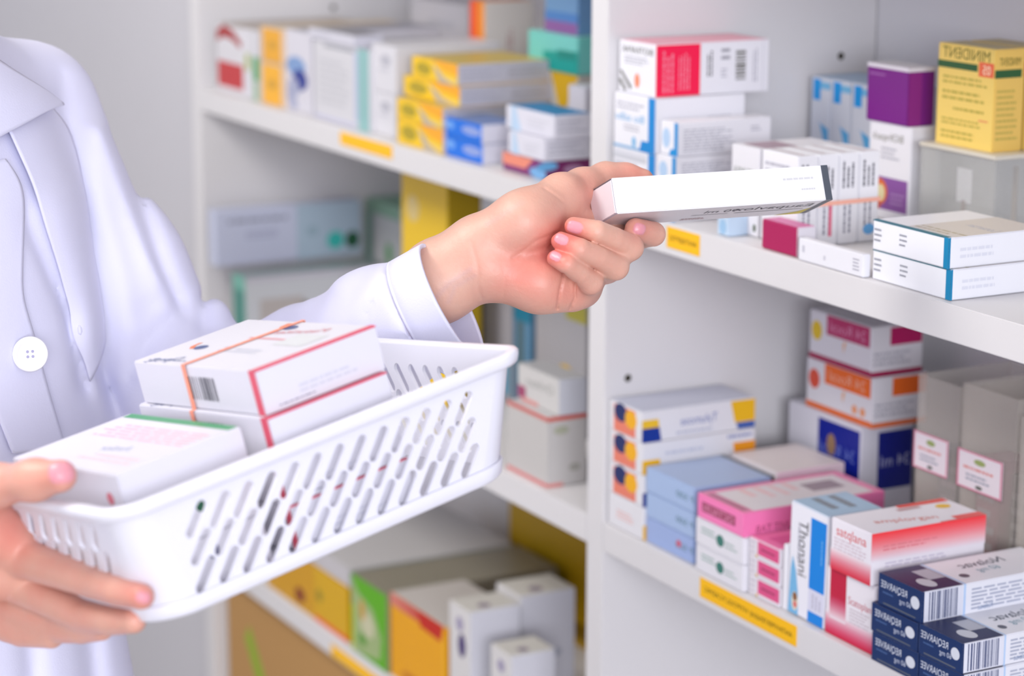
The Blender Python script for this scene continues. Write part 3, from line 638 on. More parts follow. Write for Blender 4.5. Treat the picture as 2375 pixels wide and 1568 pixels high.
place(o.done('medicine_carton', 'green carton with pale leaf picture and dark top on the lowest shelf'), 'LC2')
o = carton('LC3', '#eaa404', sides={'T': '#c6c0bc'}); o.grad('F', .0, .86, .62, 1, '#d88478', '#c8483c', 8, vert=False).poly('F', [(.55, .82), (.92, .8), (.96, 1), (.5, 1)], '#c41c0c').r('F', .95, 0, 1, .92, '#f4b418').disc('F', .4, .12, .2, .05, '#c87a0c')
place(o.done('medicine_carton', 'orange yellow carton with red top stripe and grey top'), 'LC3')
for k, lab in (('LC4a', 'tall white carton with violet mark right of the orange yellow carton'), ('LC4b', 'tall white carton with small dark marks close to the white upright'), ('LC4c', 'shorter white carton with violet mark at the front of the lowest shelf')):
    o = carton(k, '#d8d6d8', sides={'R': '#dcdce6', 'T': '#cfccc6'}); o.disc('F', .6, .68 if k != 'LC4c' else .3, .17, .1, '#38206c').disc('F', .5, .85, .16, .06, '#9c94b4').disc('T', .7, .4, .14, .12, '#8a7c90').disc('R', .6, .5, .15, .04, '#b0b4c4')
    place(o.done('medicine_carton', lab), k)
o = Carton(.23, .045, .222, '#c39a10').r('F', .04, .04, .96, .12, '#8c6a0a').disc('F', .3, .7, .05, .08, '#d0b040'); p = o.done('medicine_carton', 'wide yellow carton with painted olive shade at the back of the lowest shelf'); p.location = (-.448, .236, .6299)  # yellow carton, its olive tone and size also stand in for shade under the shelf

# the brown carton below
o = Carton(.47, .24, .246, '#b98e58', bev=.002, rough=.7)
pts = [(.15, .62), (.2, .66), (.36, .45), (.5, .36), (.62, .34), (.62, .22), (.5, .25), (.34, .33)]
o.poly('F', [(.12, .72), (.15, .8), (.26, .56), (.38, .44), (.52, .38), (.52, .28), (.36, .34), (.22, .48)], '#8fae30')
p = o.done('cardboard_box', 'brown cardboard box with a curved green print below the lowest shelf', 'box'); p.location = (-.675, .135, .3553)
# ---------------------------------------------------------------- the basket
BP = Vector((.4895, -.5898, 1.131))
BR = Matrix(((-.1711, -.9783, -.1173), (.9687, -.1453, -.2011), (.1796, -.1480, .9725)))   # columns: along, away, up
_q = BR.to_quaternion(); _q.normalize(); BR = _q.to_matrix()
BL, BW, BH, TP, RC = .2785, .19, .0730, .0146, .017
PLAST = mat('#e4e4f0', .28, 'white_plastic')
BS = .94                                     # size of the basket and of all it holds
BP = Vector(CAM)+(BP-Vector(CAM))*BS
basket = empty('basket', BP); basket.scale = (BS, BS, BS); basket.rotation_mode = 'QUATERNION'; basket.rotation_quaternion = _q
tag(basket, 'white slotted plastic basket held out in front of the coat', 'basket')

def wall_panel(width, cols, mirror=1):
    """flat slotted panel in (u, v), v down from the rim"""
    cu = bpy.data.curves.new('w', 'CURVE'); cu.dimensions = '2D'; cu.fill_mode = 'BOTH'; cu.extrude = .0011
    def ring(pts):
        sp = cu.splines.new('POLY'); sp.points.add(len(pts)-1); sp.use_cyclic_u = True
        for p, (x, y) in zip(sp.points, pts): p.co = (x, y, 0, 1)
    t = TP
    ring([(RC, 0), (width-RC, 0), (width-RC-1.6*t, BH), (RC+1.6*t, BH)])
    a = math.radians(36)*mirror; L, R_ = .0168, .0032
    n = cols
    for i in range(n):
        for j, v in enumerate((.0215, .0380, .0545)):
            e_ = RC+1.6*t*.82+.0025; pitch = (width-2*e_)/n
            cx = e_+pitch*(i+.5); cy = v
            dx, dy = math.sin(a)*(L/2-R_*.2), -math.cos(a)*(L/2-R_*.2)
            pts = []
            for k in range(7):
                th = -a+math.pi*k/6
                pts.append((cx+dx+R_*math.cos(th), cy+dy-R_*math.sin(th)))
            for k in range(7):
                th = -a+math.pi+math.pi*k/6
                pts.append((cx-dx+R_*math.cos(th), cy-dy-R_*math.sin(th)))
            ring(pts)
    ob = bpy.data.objects.new('w', cu); COL.objects.link(ob)
    dg = bpy.context.evaluated_depsgraph_get(); dg.update()
    me = bpy.data.meshes.new_from_object(ob.evaluated_get(dg))
    out = me.copy(); bpy.data.objects.remove(ob); bpy.data.curves.remove(cu); bpy.data.meshes.remove(me)
    return out
def bmap(side, u, v, z):
    """panel coordinates to basket coordinates (taper towards the base)"""
    k = TP*v/BH
    if side == 0: return Vector((u+(0 if False else 0), k+z, -v))
    if side == 2: return Vector((BL-u, BW-k-z, -v))
    if side == 1: return Vector((BL-k-z, u, -v))
    return Vector((k+z, BW-u, -v))
for side, width, cols in ((0, BL, 13), (1, BW, 7), (2, BL, 13), (3, BW, 7)):
    me = wall_panel(width, cols)
    for v in me.vertices:
        u, vv, z = v.co.x, v.co.y, v.co.z
        v.co = bmap(side, u, vv, z+.0011)
    me.materials.clear(); me.materials.append(PLAST); me.update()
    bm = bmesh.new(); bm.from_mesh(me); bmesh.ops.recalc_face_normals(bm, faces=bm.faces); bm.to_mesh(me); bm.free()
    link('side_wall', me, basket)
# rounded corner posts
def corner(cx, cy, sx, sy, vv, off):
    k = TP*vv/BH; r0 = RC+k*.6
    return (cx+sx*(k+r0), cy+sy*(k+r0), r0+off)
for cx, cy, sx, sy in ((0, 0, 1, 1), (BL, 0, -1, 1), (BL, BW, -1, -1), (0, BW, 1, -1)):
    bm = bmesh.new(); n = 8; g_ = {}
    for i in range(n+1):
        th = math.pi/2*i/n
        for j in range(9):
            vv = BH*j/8
            for m_, off in ((0, 0), (1, -.0022)):
                ox, oy, rr = corner(cx, cy, sx, sy, vv, off)
                g_[i, j, m_] = bm.verts.new((ox-sx*rr*math.cos(th), oy-sy*rr*math.sin(th), -vv))
    for i in range(n):
        for j in range(8):
            for m_ in (0, 1): bm.faces.new((g_[i, j, m_], g_[i+1, j, m_], g_[i+1, j+1, m_], g_[i, j+1, m_]))
    bmesh.ops.recalc_face_normals(bm, faces=bm.faces)
    from_bm('corner_post', bm, PLAST, basket, True)
def rrect(off, vv, n=8):
    """rounded rectangle loop of the basket at depth vv, grown by off"""
    k = TP*vv/BH; r = RC+k*.6; pts = []
    for cx, cy, sx, sy, a0 in ((k+r, k+r, 0, 0, 180), (BL-k-r, k+r, 0, 0, 270), (BL-k-r, BW-k-r, 0, 0, 0), (k+r, BW-k-r, 0, 0, 90)):
        for i in range(n+1):
            th = math.radians(a0+90*i/n); pts.append(Vector((cx+(r+off)*math.cos(th), cy+(r+off)*math.sin(th), -vv)))
    return pts
def sweep(profile, name, cap=False):
    bm = bmesh.new(); rings = [[bm.verts.new(p) for p in rrect(off, vv)] for off, vv in profile]
    for a, b in zip(rings, rings[1:]+([] if cap else [rings[0]])):
        for i in range(len(a)): bm.faces.new((a[i], a[(i+1) % len(a)], b[(i+1) % len(a)], b[i]))
    if cap: bm.faces.new(rings[-1]); bm.faces.new(list(reversed(rings[0])))
    bmesh.ops.recalc_face_normals(bm, faces=bm.faces)
    return from_bm(name, bm, PLAST, basket, True)
sweep([(-.0022, .001), (-.002, -.0009), (.001, -.0016), (.0042, -.0012), (.0058, .0002), (.0062, .003), (.0060, .0058), (.0048, .0064), (.0040, .005), (.0036, .0024), (0, .0022)], 'rim')
sweep([(.0002, BH-.0098), (.0014, BH-.0096), (.0022, BH-.0085), (.0022, BH-.0012), (.001, BH+.0002), (-.002, BH+.0004), (-.002, BH-.002), (0, BH-.002)], 'base_band')
sweep([(-.0015, BH-.003), (-.0015, BH-.0006)], 'floor_plate', cap=True)

def in_basket(o, a, b, c):
    """corner of a carton at basket coordinates a, b, c; the carton keeps the basket's tilt"""
    w, d, h = o['dims']; del o['dims']
    o.location = BP+BR @ Vector((a+w/2, b+d/2, c))*BS; o.scale = (BS, BS, BS); o.rotation_mode = 'QUATERNION'; o.rotation_quaternion = _q
    return o
def bundled(w, d, h, label, top=True):
    o = Carton(w, d, h, '#e2e1ec')
    o.r('T', .0, 0, 1, .035, '#e2586e').r('L', .95, 0, 1, 1, '#e25a70').r('F', 0, .96, 1, 1, '#e0607a')
    o.text('T', 'Diprolic', .08, .8, .008, '#39538c', mirror=True, width=.034, rot=-80).lines('T', .06, .62, .09, .9, 1, '#4a6496', 110, vert=True)
    # orange arc emblem twice
    for u, v in ((.36, .78), (.86, .52)):
        o.disc('T', u, v, .05, .045, '#4a5c90').poly('T', [(u-.05, v+.05), (u, v+.09), (u+.08, v+.1), (u+.1, v+.08), (u+.03, v+.07), (u-.03, v+.03)], '#f0824e')
    o.text('T', 'Plasuniten', .8, .38, .008, '#e49aa4', mirror=True, width=.05, rot=-80).r('T', .6, .2, .63, .62, '#e4a2ac').text('T', '20', .36, .58, .007, '#7c8bb4', mirror=True)
    o.lines('T', .3, .3, .4, .55, 2, '#d4d8ea', 111, vert=True).r('T', .5, .12, .74, .34, '#dcdfe4')
    o.bars('L', .42, .22, .66, .75, 13, '#44444e', 112)
    o.lines('F', .3, .18, .9, .42, 2, '#d3d3e2', 113).lines('F', .12, .08, .5, .14, 1, '#8c8ca2', 114)
    oo = o.done('medicine_carton', label, 'box', 'banded white cartons in the basket'); oo['dims'] = (w, d, h)
    return oo
in_basket(bundled(.0846, .146, .0268, 'topmost white carton of the orange banded bundle in the basket'), .1146, .0235, .0134)
in_basket(bundled(.0838, .155, .0256, 'second white carton of the banded bundle, its top half hidden under the first'), .1120, .0185, -.0126)
for i, lab in enumerate(('third white carton of the banded bundle, seen through the basket slots', 'lowest white carton of the banded bundle on the basket floor')):
    in_basket(bundled(.0838, .14, .0268, lab), .1120, .0200, -.0397-.0271*i)
o = Carton(.0806, .1345, .0232, '#e2e1ec')
o.r('T', .92, .02, 1, .98, '#4a9e6c').lines('T', .55, .06, .82, .9, 5, '#ecc0d4', 115, vert=True).text('T', 'Amlor', .4, .45, .008, '#b9bfe0', mirror=True, rot=-82, width=.03).lines('T', .15, .1, .3, .6, 2, '#eed4dc', 116, vert=True).disc('L', .88, .35, .03, .16, '#dc7888').r('F', 0, .3, 1, .3, '#efeff8')
oo = o.done('medicine_carton', 'white carton with green edge stripe in the basket by the holding thumb'); oo['dims'] = (.0806, .1345, .0232); in_basket(oo, .0200, .0300, -.0118)
for i, lab in enumerate(('white carton with red mark under the green striped one in the basket', 'white carton on the basket floor at the holding hand')):
    o = Carton(.078, .125, .0278, '#f2f1fa').r('F', .2, .4, .34, .6, '#d06484' if i == 0 else '#8c8ca8').disc('F', .55, .7, .05, .2, '#2e6a4c' if i == 0 else '#7a7a98')
    oo = o.done('medicine_carton', lab); oo['dims'] = (.078, .125, .0278); in_basket(oo, .0215, .0310, -.0401-.0282*i)
# orange elastic band around the two upper cartons of the bundle
def bp(a, b, c): return BP+BR @ Vector((a, b, c))*BS
yb = .105
tag(loop_band('rubber_band', [bp(.1113, yb, -.0132), bp(.1965, yb, -.0132), bp(.1969, yb, .0127), bp(.2000, yb, .0133), bp(.2000, yb, .0407), bp(.1138, yb, .0407), bp(.1137, yb, .0132), bp(.1113, yb, .0128)], BR @ Vector((0, .0036*BS, 0)), .0005, mat('#f39a80', .5)), 'orange rubber band around the upper two white cartons in the basket', 'rubber band')

# ---------------------------------------------------------------- the held carton
HR = Matrix(((.1081, -.9205, -.3756), (.9941, .0996, .0421), (-.0014, -.3780, .9258)))
hw, hd, hh = .154, .0381, .0232
o = Carton(hw, hd, hh, '#f6f6fb', bev=.0006, sides={'L': '#f6eef8', 'U': '#f0eef4'})
o.r('F', .968, 0, 1, 1, '#565c68').r('U', .966, 0, 1, 1, '#4a4f5a').r('R', .0, 0, 1, 1, '#d8d8da')
o.lines('F', .78, .6, .95, .72, 1, '#dcdce2', 120).lines('F', .86, .3, .95, .4, 1, '#d8d8de', 121)
o.r('U', .0, 0, .2, 1, '#efe9f0')
o.text('U', 'Eaupavlox', .76, .70, .0085, '#3c3c48', width=.058, mirror=True).r('U', .60, .42, .93, .445, '#4a4a56').text('U', '90 ml', .52, .66, .0075, '#5c5c68', width=.024, mirror=True).r('U', .4, .43, .57, .45, '#7a7a86').lines('U', .38, .1, .5, .24, 2, '#b58d90', 122)
o.poly('U', [(.84, 0), (.968, 0), (.968, .45), (.93, .2)], '#d9c51c')
# tuck flap at the near end: a lip standing slightly proud of the end face
bm = o.bm
for lo, hi in (((-hw/2-.0009, -hd/2+.0005, .0006), (-hw/2-.0002, hd/2-.0022, hh-.0012)),): add_box(bm, lo, hi, .0003, o.mi('#f6eef8'))
add_box(bm, (-hw/2-.0006, -hd/2+.0012, hh-.0010), (-hw/2+.0002, hd/2-.004, hh-.0003), 0, o.mi('#6c6670'))
held = o.done('held_carton', 'long white carton with dark grey end held in the raised hand')
_hq = HR.to_quaternion(); _hq.normalize()
held.rotation_mode = 'QUATERNION'; held.rotation_quaternion = _hq
held.location = Vector((.3899, -.2228, 1.2476))+_hq.to_matrix() @ Vector((hw/2, hd/2, 0))
# ---------------------------------------------------------------- implicit surfaces
class Field:
    """a blended solid on a regular grid in camera-aligned local axes"""
    def __init__(self, org, lo, hi, res, basis=BAS):
        self.org = np.array(org, float); self.B = basis; self.res = res; self.lo = np.array(lo, float)
        n = [int(math.ceil((hi[i]-lo[i])/res))+1 for i in range(3)]
        self.ax = [self.lo[i]+res*np.arange(n[i]) for i in range(3)]
        self.d = np.full(n, .05, np.float32)
    def loc(self, P): return (np.asarray(P, float)-self.org) @ self.B.T
    def world(self, L): return L @ self.B+self.org
    def window(self, lo, hi):
        sl = tuple(slice(max(0, int(math.floor((lo[i]-self.lo[i])/self.res))), max(0, int(math.ceil((hi[i]-self.lo[i])/self.res))+1)) for i in range(3))
        X = self.ax[0][sl[0]][:, None, None]; Y = self.ax[1][sl[1]][None, :, None]; Z = self.ax[2][sl[2]][None, None, :]
        return sl, X, Y, Z
    def blend(self, sl, e, k, target=None):
        t = self.d if target is None else target
        a = t[sl]
        if a.size == 0: return
        if k <= 0: t[sl] = np.minimum(a, e)
        else:
            h = np.clip(.5+.5*(a-e)/k, 0, 1)
            t[sl] = a*(1-h)+e*h-k*h*(1-h)
    def cap(self, a, b, ra, rb, k, target=None):
        a, b = self.loc(a), self.loc(b); m = max(ra, rb)+k+.008
        sl, X, Y, Z = self.window(np.minimum(a, b)-m, np.maximum(a, b)+m)
        ab = b-a; q = max(float(ab @ ab), 1e-12)
        t = np.clip(((X-a[0])*ab[0]+(Y-a[1])*ab[1]+(Z-a[2])*ab[2])/q, 0, 1)
        e = np.sqrt((X-a[0]-t*ab[0])**2+(Y-a[1]-t*ab[1])**2+(Z-a[2]-t*ab[2])**2)-(ra+(rb-ra)*t)
        self.blend(sl, e.astype(np.float32), k, target)
    def chain(self, pts, k, target=None):
        for p, q in zip(pts, pts[1:]): self.cap(at(*p[:3]), at(*q[:3]), p[3]/1000, q[3]/1000, k, target)
    def mesh(self):
        d = self.d; s = d < 0
        c = [s[i:s.shape[0]-1+i, j:s.shape[1]-1+j, k:s.shape[2]-1+k] for i in (0, 1) for j in (0, 1) for k in (0, 1)]
        tot = sum(x.astype(np.int8) for x in c); act = (tot > 0) & (tot < 8)
        I = np.argwhere(act); idx = np.full(act.shape, -1, np.int64); idx[tuple(I.T)] = np.arange(len(I))
        acc = np.zeros((len(I), 3)); cnt = np.zeros(len(I))
        cs = [(i, j, k) for i in (0, 1) for j in (0, 1) for k in (0, 1)]
        for A in cs:
            for axis in range(3):
                if A[axis]: continue
                Bc = list(A); Bc[axis] = 1
                va = d[I[:, 0]+A[0], I[:, 1]+A[1], I[:, 2]+A[2]]; vb = d[I[:, 0]+Bc[0], I[:, 1]+Bc[1], I[:, 2]+Bc[2]]
                m = (va < 0) != (vb < 0); t = np.where(m, va/np.where(m, va-vb, 1), 0)
                p = np.array(A, float)[None, :].repeat(len(I), 0); p[:, axis] = t
                acc[m] += p[m]; cnt[m] += 1
        V = (I+acc/cnt[:, None])*self.res+self.lo
        F = []
        for axis in range(3):
            sl0 = [slice(None)]*3; sl1 = [slice(None)]*3
            sl0[axis] = slice(0, -1); sl1[axis] = slice(1, None)
            a, b = s[tuple(sl0)], s[tuple(sl1)]
            E = np.argwhere(a != b); u, v = [x for x in range(3) if x != axis]
            ok = (E[:, u] > 0) & (E[:, v] > 0) & (E[:, u] < d.shape[u]-1) & (E[:, v] < d.shape[v]-1); E = E[ok]
            def cell(du, dv):
                q = E.copy(); q[:, u] -= du; q[:, v] -= dv; return idx[tuple(q.T)]
            Q = np.stack([cell(1, 1), cell(0, 1), cell(0, 0), cell(1, 0)], 1)
            flip = a[tuple(E.T)] if axis != 1 else ~a[tuple(E.T)]
            Q[~flip] = Q[~flip][:, ::-1]
            F.append(Q)
        return V, np.concatenate(F)
def seg_dist(u, v, poly):
    """distance in the picture to a polyline"""
    best = np.full(np.shape(u), 1e9)
    for (x0, y0), (x1, y1) in zip(poly, poly[1:]):
        dx, dy = x1-x0, y1-y0; t = np.clip(((u-x0)*dx+(v-y0)*dy)/max(dx*dx+dy*dy, 1e-9), 0, 1)
        best = np.minimum(best, np.hypot(u-x0-t*dx, v-y0-t*dy))
    return best
def relax(V, F, n, lam=.5):
    e = np.concatenate([F[:, [0, 1]], F[:, [1, 2]], F[:, [2, 3]], F[:, [3, 0]]])
    cnt = np.bincount(e[:, 0], minlength=len(V))+np.bincount(e[:, 1], minlength=len(V))
    for _ in range(n):
        S = np.zeros_like(V)
        for k in range(3): S[:, k] = np.bincount(e[:, 0], V[e[:, 1], k], len(V))+np.bincount(e[:, 1], V[e[:, 0], k], len(V))
        V = V+lam*(S/np.maximum(cnt, 1)[:, None]-V)
    return V
def make_mesh(name, V, F):
    me = bpy.data.meshes.new(name); me.from_pydata(V.tolist(), [], F.tolist()); me.update()
    me.polygons.foreach_set('use_smooth', [True]*len(me.polygons))
    return me
def attr(me, name, vals):
    a = me.attributes.new(name, 'FLOAT', 'POINT'); a.data.foreach_set('value', np.asarray(vals, np.float32))

# ---------------------------------------------------------------- the reaching hand
O1 = at(1240, 590, 1.51)
hf = Field(O1, (-.125, -.072, -.06), (.09, .065, .085), .00085)
far = np.full(hf.d.shape, .05, np.float32)
hf.d = far
hf.chain([(760, 785, 1.62, 20), (880, 708, 1.555, 18.5), (1010, 627, 1.512, 17.5), (1105, 572, 1.508, 17)], .012)
hf.chain([(780, 850, 1.62, 20), (900, 765, 1.555, 18.5), (1030, 668, 1.512, 17.5), (1115, 622, 1.508, 17)], .016)
hf.chain([(1110, 572, 1.507, 16.5), (1215, 516, 1.500, 18), (1300, 452, 1.520, 13.2)], .014)
hf.chain([(1120, 588, 1.512, 15.5), (1290, 520, 1.53, 14), (1400, 518, 1.553, 11)], .014)
hf.chain([(1125, 600, 1.512, 15), (1420, 562, 1.545, 12)], .012)
hf.chain([(1125, 612, 1.51, 15), (1400, 612, 1.54, 12)], .012)
hf.chain([(1120, 628, 1.508, 15), (1250, 655, 1.512, 15), (1345, 665, 1.525, 12.5)], .012)
hf.chain([(1150, 631, 1.502, 14.5), (1250, 656, 1.503, 16), (1328, 674, 1.512, 13)], .010)
hf.chain([(1285, 508, 1.535, 10), (1372, 514, 1.562, 8.5)], .006)
hf.chain([(1300, 452, 1.520, 13), (1350, 431, 1.540, 10.8), (1405, 414, 1.556, 9.9), (1450, 413, 1.562, 9.0), (1490, 418, 1.563, 7.6)], .006)
fing = []
for chain_ in ([(1400, 515, 1.555, 10.5), (1488, 543, 1.566, 9.2), (1515, 543, 1.535, 8.0), (1474, 531, 1.519, 7.0)],
               [(1425, 565, 1.545, 11), (1462, 574, 1.503, 8.3), (1425, 554, 1.492, 7.3), (1385, 537, 1.483, 7.0), (1331, 525, 1.487, 6.0)],
               [(1405, 612, 1.540, 11), (1428, 619, 1.497, 8.3), (1388, 597, 1.484, 7.1), (1345, 578, 1.475, 6.9), (1300, 559, 1.480, 5.9)],
               [(1352, 665, 1.525, 11), (1370, 655, 1.492, 7.7), (1345, 634, 1.482, 6.6), (1316, 613, 1.473, 6.3), (1288, 600, 1.478, 5.3)]):
    t = np.full(hf.d.shape, .05, np.float32); hf.chain(chain_[1:], .0005, t); fing.append(t)
    hf.chain(chain_[:2], .007)                                   # the first bone grows out of the palm
for t in fing:
    a = hf.d; k = .0016; h_ = np.clip(.5+.5*(a-t)/k, 0, 1); hf.d = a*(1-h_)+t*h_-k*h_*(1-h_)
GX, GY, GZ = np.meshgrid(*hf.ax, indexing='ij')
PU, PV, PD = px(hf.world(np.stack([GX, GY, GZ], -1)))
front = PD < 1.522
NAILS = [((1333, 527), (-.96, -.28), 18, 14), ((1302, 555), (-.92, -.38), 16, 12), ((1288, 594), (-.9, -.43), 13, 10.5), ((1483, 531), (-.95, -.3), 14, 13)]
def nail_mask(u, v, soft=2.0):
    m = np.zeros(np.shape(u))
    for (cx, cy), (ax_, ay_), a, b in NAILS:
        s = (u-cx)*ax_+(v-cy)*ay_; t = -(u-cx)*ay_+(v-cy)*ax_
        q = (np.abs(s/a)**3+np.abs(t/b)**3)**(1/3)
        m = np.maximum(m, np.clip((1.0-q)*a/soft+.5, 0, 1))
    return m
lim = (PD < 1.512) & (hf.d < .01)
for poly, amp, wpx in (([(1307, 636), (1298, 675), (1293, 715)], .0016, 3.2), ([(1334, 655), (1334, 690), (1322, 716)], .0012, 3.0), ([(1092, 560), (1104, 600), (1111, 640), (1110, 672), (1117, 692)], .0005, 4.5),
                       ([(1262, 437), (1290, 455), (1305, 468)], .0007, 3.0), ([(1168, 622), (1171, 660), (1168, 690)], .0003, 4.0), ([(1190, 600), (1240, 560), (1290, 540)], .0007, 4.0)):
    hf.d += np.where(lim | (hf.d > -.004) & (PD < 1.53), amp*np.exp(-(seg_dist(PU, PV, poly)/wpx)**2), 0).astype(np.float32)
nm = nail_mask(PU, PV)
hf.d -= np.where(front & (PD < 1.52), .00045*nm, 0).astype(np.float32)
# shallow knuckle wrinkles and tendons of the wrist
hf.d -= np.where(PD < 1.50, .0004*np.exp(-(seg_dist(PU, PV, [(990, 678), (1050, 645), (1090, 628)])/16)**2), 0).astype(np.float32)
V, F = hf.mesh(); V = relax(V, F, 3, .4)
VH = hf.world(V); FH = F
u, v, z = px(VH)
tone = .14+.60*np.exp(-(((u-1215)/85)**2+((v-625)/60)**2))+.45*np.exp(-(((u-1290)/60)**2+((v-545)/50)**2))
for (cx, cy), *_ in NAILS: tone += .5*np.exp(-(((u-cx)/34)**2+((v-cy)/28)**2))
tone += .35*np.exp(-(((u-1320)/60)**2+((v-690)/30)**2))+.4*np.exp(-(((u-1470)/50)**2+((v-400)/30)**2))+.3*np.exp(-(((u-1370)/60)**2+((v-430)/40)**2))
tone -= .28*np.clip((1110-u)/120, 0, 1)
toneH = np.clip(tone, 0, 1); nailH = nail_mask(u, v)*(z < 1.518)
vein = np.exp(-(seg_dist(u, v, [(1010, 690), (1045, 655), (1090, 625)])/7)**2)+.8*np.exp(-(seg_dist(u, v, [(1040, 700), (1055, 665), (1100, 640)])/6)**2)+.5*np.exp(-(seg_dist(u, v, [(1130, 520), (1180, 490), (1210, 470)])/7)**2)
veinH = np.clip(vein, 0, 1)*(z < 1.505)

# ---------------------------------------------------------------- the hand that holds the basket
def near_(L): return [(x, y, z*BS, r*BS) for x, y, z, r in L]
O2 = at(60, 1290, 1.37*BS)
g2 = Field(O2, (-.20, -.075, -.10), (.09, .075, .10), .0013)
g2.chain(near_([(-480, 1330, 1.47, 24), (-330, 1285, 1.43, 22), (-200, 1250, 1.405, 19), (-40, 1222, 1.388, 17), (45, 1268, 1.392, 12)]), .015)
g2.chain(near_([(-200, 1300, 1.43, 19), (-40, 1330, 1.41, 15), (40, 1330, 1.405, 12)]), .015)
g2.chain(near_([(-150, 1350, 1.44, 17), (-40, 1385, 1.44, 13), (0, 1400, 1.44, 12)]), .012)
g2.chain(near_([(-150, 1205, 1.385, 15), (-70, 1155, 1.362, 13), (-10, 1127, 1.345, 11.5), (80, 1113, 1.325, 10.6), (140, 1104, 1.312, 9.2)]), .008)
for ch in ([(60, 1296, 1.392, 12), (215, 1350, 1.343, 9.2), (275, 1371, 1.317, 8.3), (328, 1384, 1.299, 7.2)],
           [(40, 1355, 1.415, 12), (190, 1428, 1.368, 9.3), (255, 1440, 1.343, 8.3), (310, 1440, 1.325, 7.2)],
           [(0, 1400, 1.44, 12), (130, 1456, 1.398, 9.0), (190, 1462, 1.376, 7.8), (236, 1458, 1.36, 7)],
           [(-60, 1425, 1.45, 10.5), (50, 1468, 1.42, 8.3), (120, 1478, 1.40, 6.8)]):
    t = np.full(g2.d.shape, .05, np.float32); g2.chain(near_(ch), .0008, t)
    k = .0025; h_ = np.clip(.5+.5*(g2.d-t)/k, 0, 1); g2.d = g2.d*(1-h_)+t*h_-k*h_*(1-h_)
GX, GY, GZ = np.meshgrid(*g2.ax, indexing='ij'); PU, PV, PD = px(g2.world(np.stack([GX, GY, GZ], -1)))
N2 = [((142, 1096), (.98, -.1), 30, 25), ((332, 1386), (.95, .25), 17, 13)]
def nail2(u, v):
    m = np.zeros(np.shape(u))
    for (cx, cy), (ax_, ay_), a, b in N2:
        s = (u-cx)*ax_+(v-cy)*ay_; t = -(u-cx)*ay_+(v-cy)*ax_
        m = np.maximum(m, np.clip((1-(np.abs(s/a)**3+np.abs(t/b)**3)**(1/3))*a/3+.5, 0, 1))
    return m
g2.d -= np.where(PD < 1.335*BS, .0005*nail2(PU, PV), 0).astype(np.float32)
V, F = g2.mesh(); V = relax(V, F, 3, .4); VG = g2.world(V); FG = F
u, v, z = px(VG)
toneG = np.clip(.30+.4*np.exp(-(((u-10)/60)**2+((v-1230)/60)**2))+.4*np.exp(-(((u-330)/50)**2+((v-1385)/40)**2))+.3*np.exp(-(((u-140)/50)**2+((v-1100)/40)**2)), 0, 1)
nailG = nail2(u, v)*(z < 1.335*BS)

# ---------------------------------------------------------------- the person under and in the coat
FD = np.array([.894, .448, 0]); LD = np.array([-.448, .894, 0]); ZD = np.array([0, 0, 1.])     # facing, her left, up
TC = np.array([.110, -.635, 0.])
PB = np.array([LD, ZD, FD])
def pt(l, zz, f): return TC+LD*l+FD*f+ZD*zz
bf = Field(pt(0, 0, 0), (-.30, -.005, -.28), (.30, 1.66, .32), .007, PB)
bf.cap(pt(0, 1.50, .02), pt(0, 1.44, .045), .088, .062, .03)            # skull and jaw
bf.cap(pt(0, 1.42, .01), pt(0, 1.30, -.005), .052, .056, .03)
bf.cap(pt(0, 1.485, .105), pt(0, 1.462, .122), .010, .014, .012)       # nose
bf.cap(pt(-.086, 1.485, .01), pt(-.086, 1.455, .015), .016, .012, .01); bf.cap(pt(.086, 1.485, .01), pt(.086, 1.455, .015), .016, .012, .01)
bf.cap(pt(0, 1.22, 0), pt(0, .90, 0), .10, .11, .05)
for s in (-1, 1):
    bf.cap(pt(.08*s, .86, 0), pt(.09*s, .47, .0), .085, .056, .03); bf.cap(pt(.09*s, .47, 0), pt(.095*s, .08, -.01), .055, .036, .02); bf.cap(pt(.095*s, .05, -.02), pt(.105*s, .035, .13), .036, .03, .02)
GX, GY, GZ = np.meshgrid(*bf.ax, indexing='ij')
for s in (-1, 1):
    bf.d += (.012*np.exp(-((GX-.032*s)**2/.017**2+(GY-1.492)**2/.011**2+(GZ-.105)**2/.02**2))).astype(np.float32)      # eye sockets
bf.cap(pt(-.02, 1.427, .098), pt(.02, 1.427, .098), .007, .007, .01); bf.cap(pt(-.018, 1.417, .096), pt(.018, 1.417, .096), .007, .007, .01)
bf.cap(pt(0, 1.395, .085), pt(0, 1.392, .088), .016, .016, .02); bf.cap(pt(-.04, 1.508, .092), pt(.04, 1.508, .092), .008, .008, .012)
V, F = bf.mesh(); V = relax(V, F, 2); VB = bf.world(V)
person = empty('person', (TC[0], TC[1], 0))
tag(person, 'person in a white coat reaching to the shelf with one hand and holding a basket', 'person')
PL = np.array([TC[0], TC[1], 0.])
allV = np.concatenate([VH, VG, VB])-PL
allF = np.concatenate([FH, FG+len(VH), F+len(VH)+len(VG)])
me = make_mesh('body', allV, allF)
zb = np.zeros(len(VB))
attr(me, 'tone', np.concatenate([toneH, toneG, zb+.3])); attr(me, 'nail', np.concatenate([nailH, nailG, zb])); attr(me, 'vein', np.concatenate([veinH, np.zeros(len(VG)), zb]))
sk = bpy.data.materials.new('skin'); sk.use_nodes = True; nt = sk.node_tree; pb = nt.nodes['Principled BSDF']
def N(t): return nt.nodes.new(t)
def atn(n):
    a = N('ShaderNodeAttribute'); a.attribute_name = n; return a.outputs['Fac']
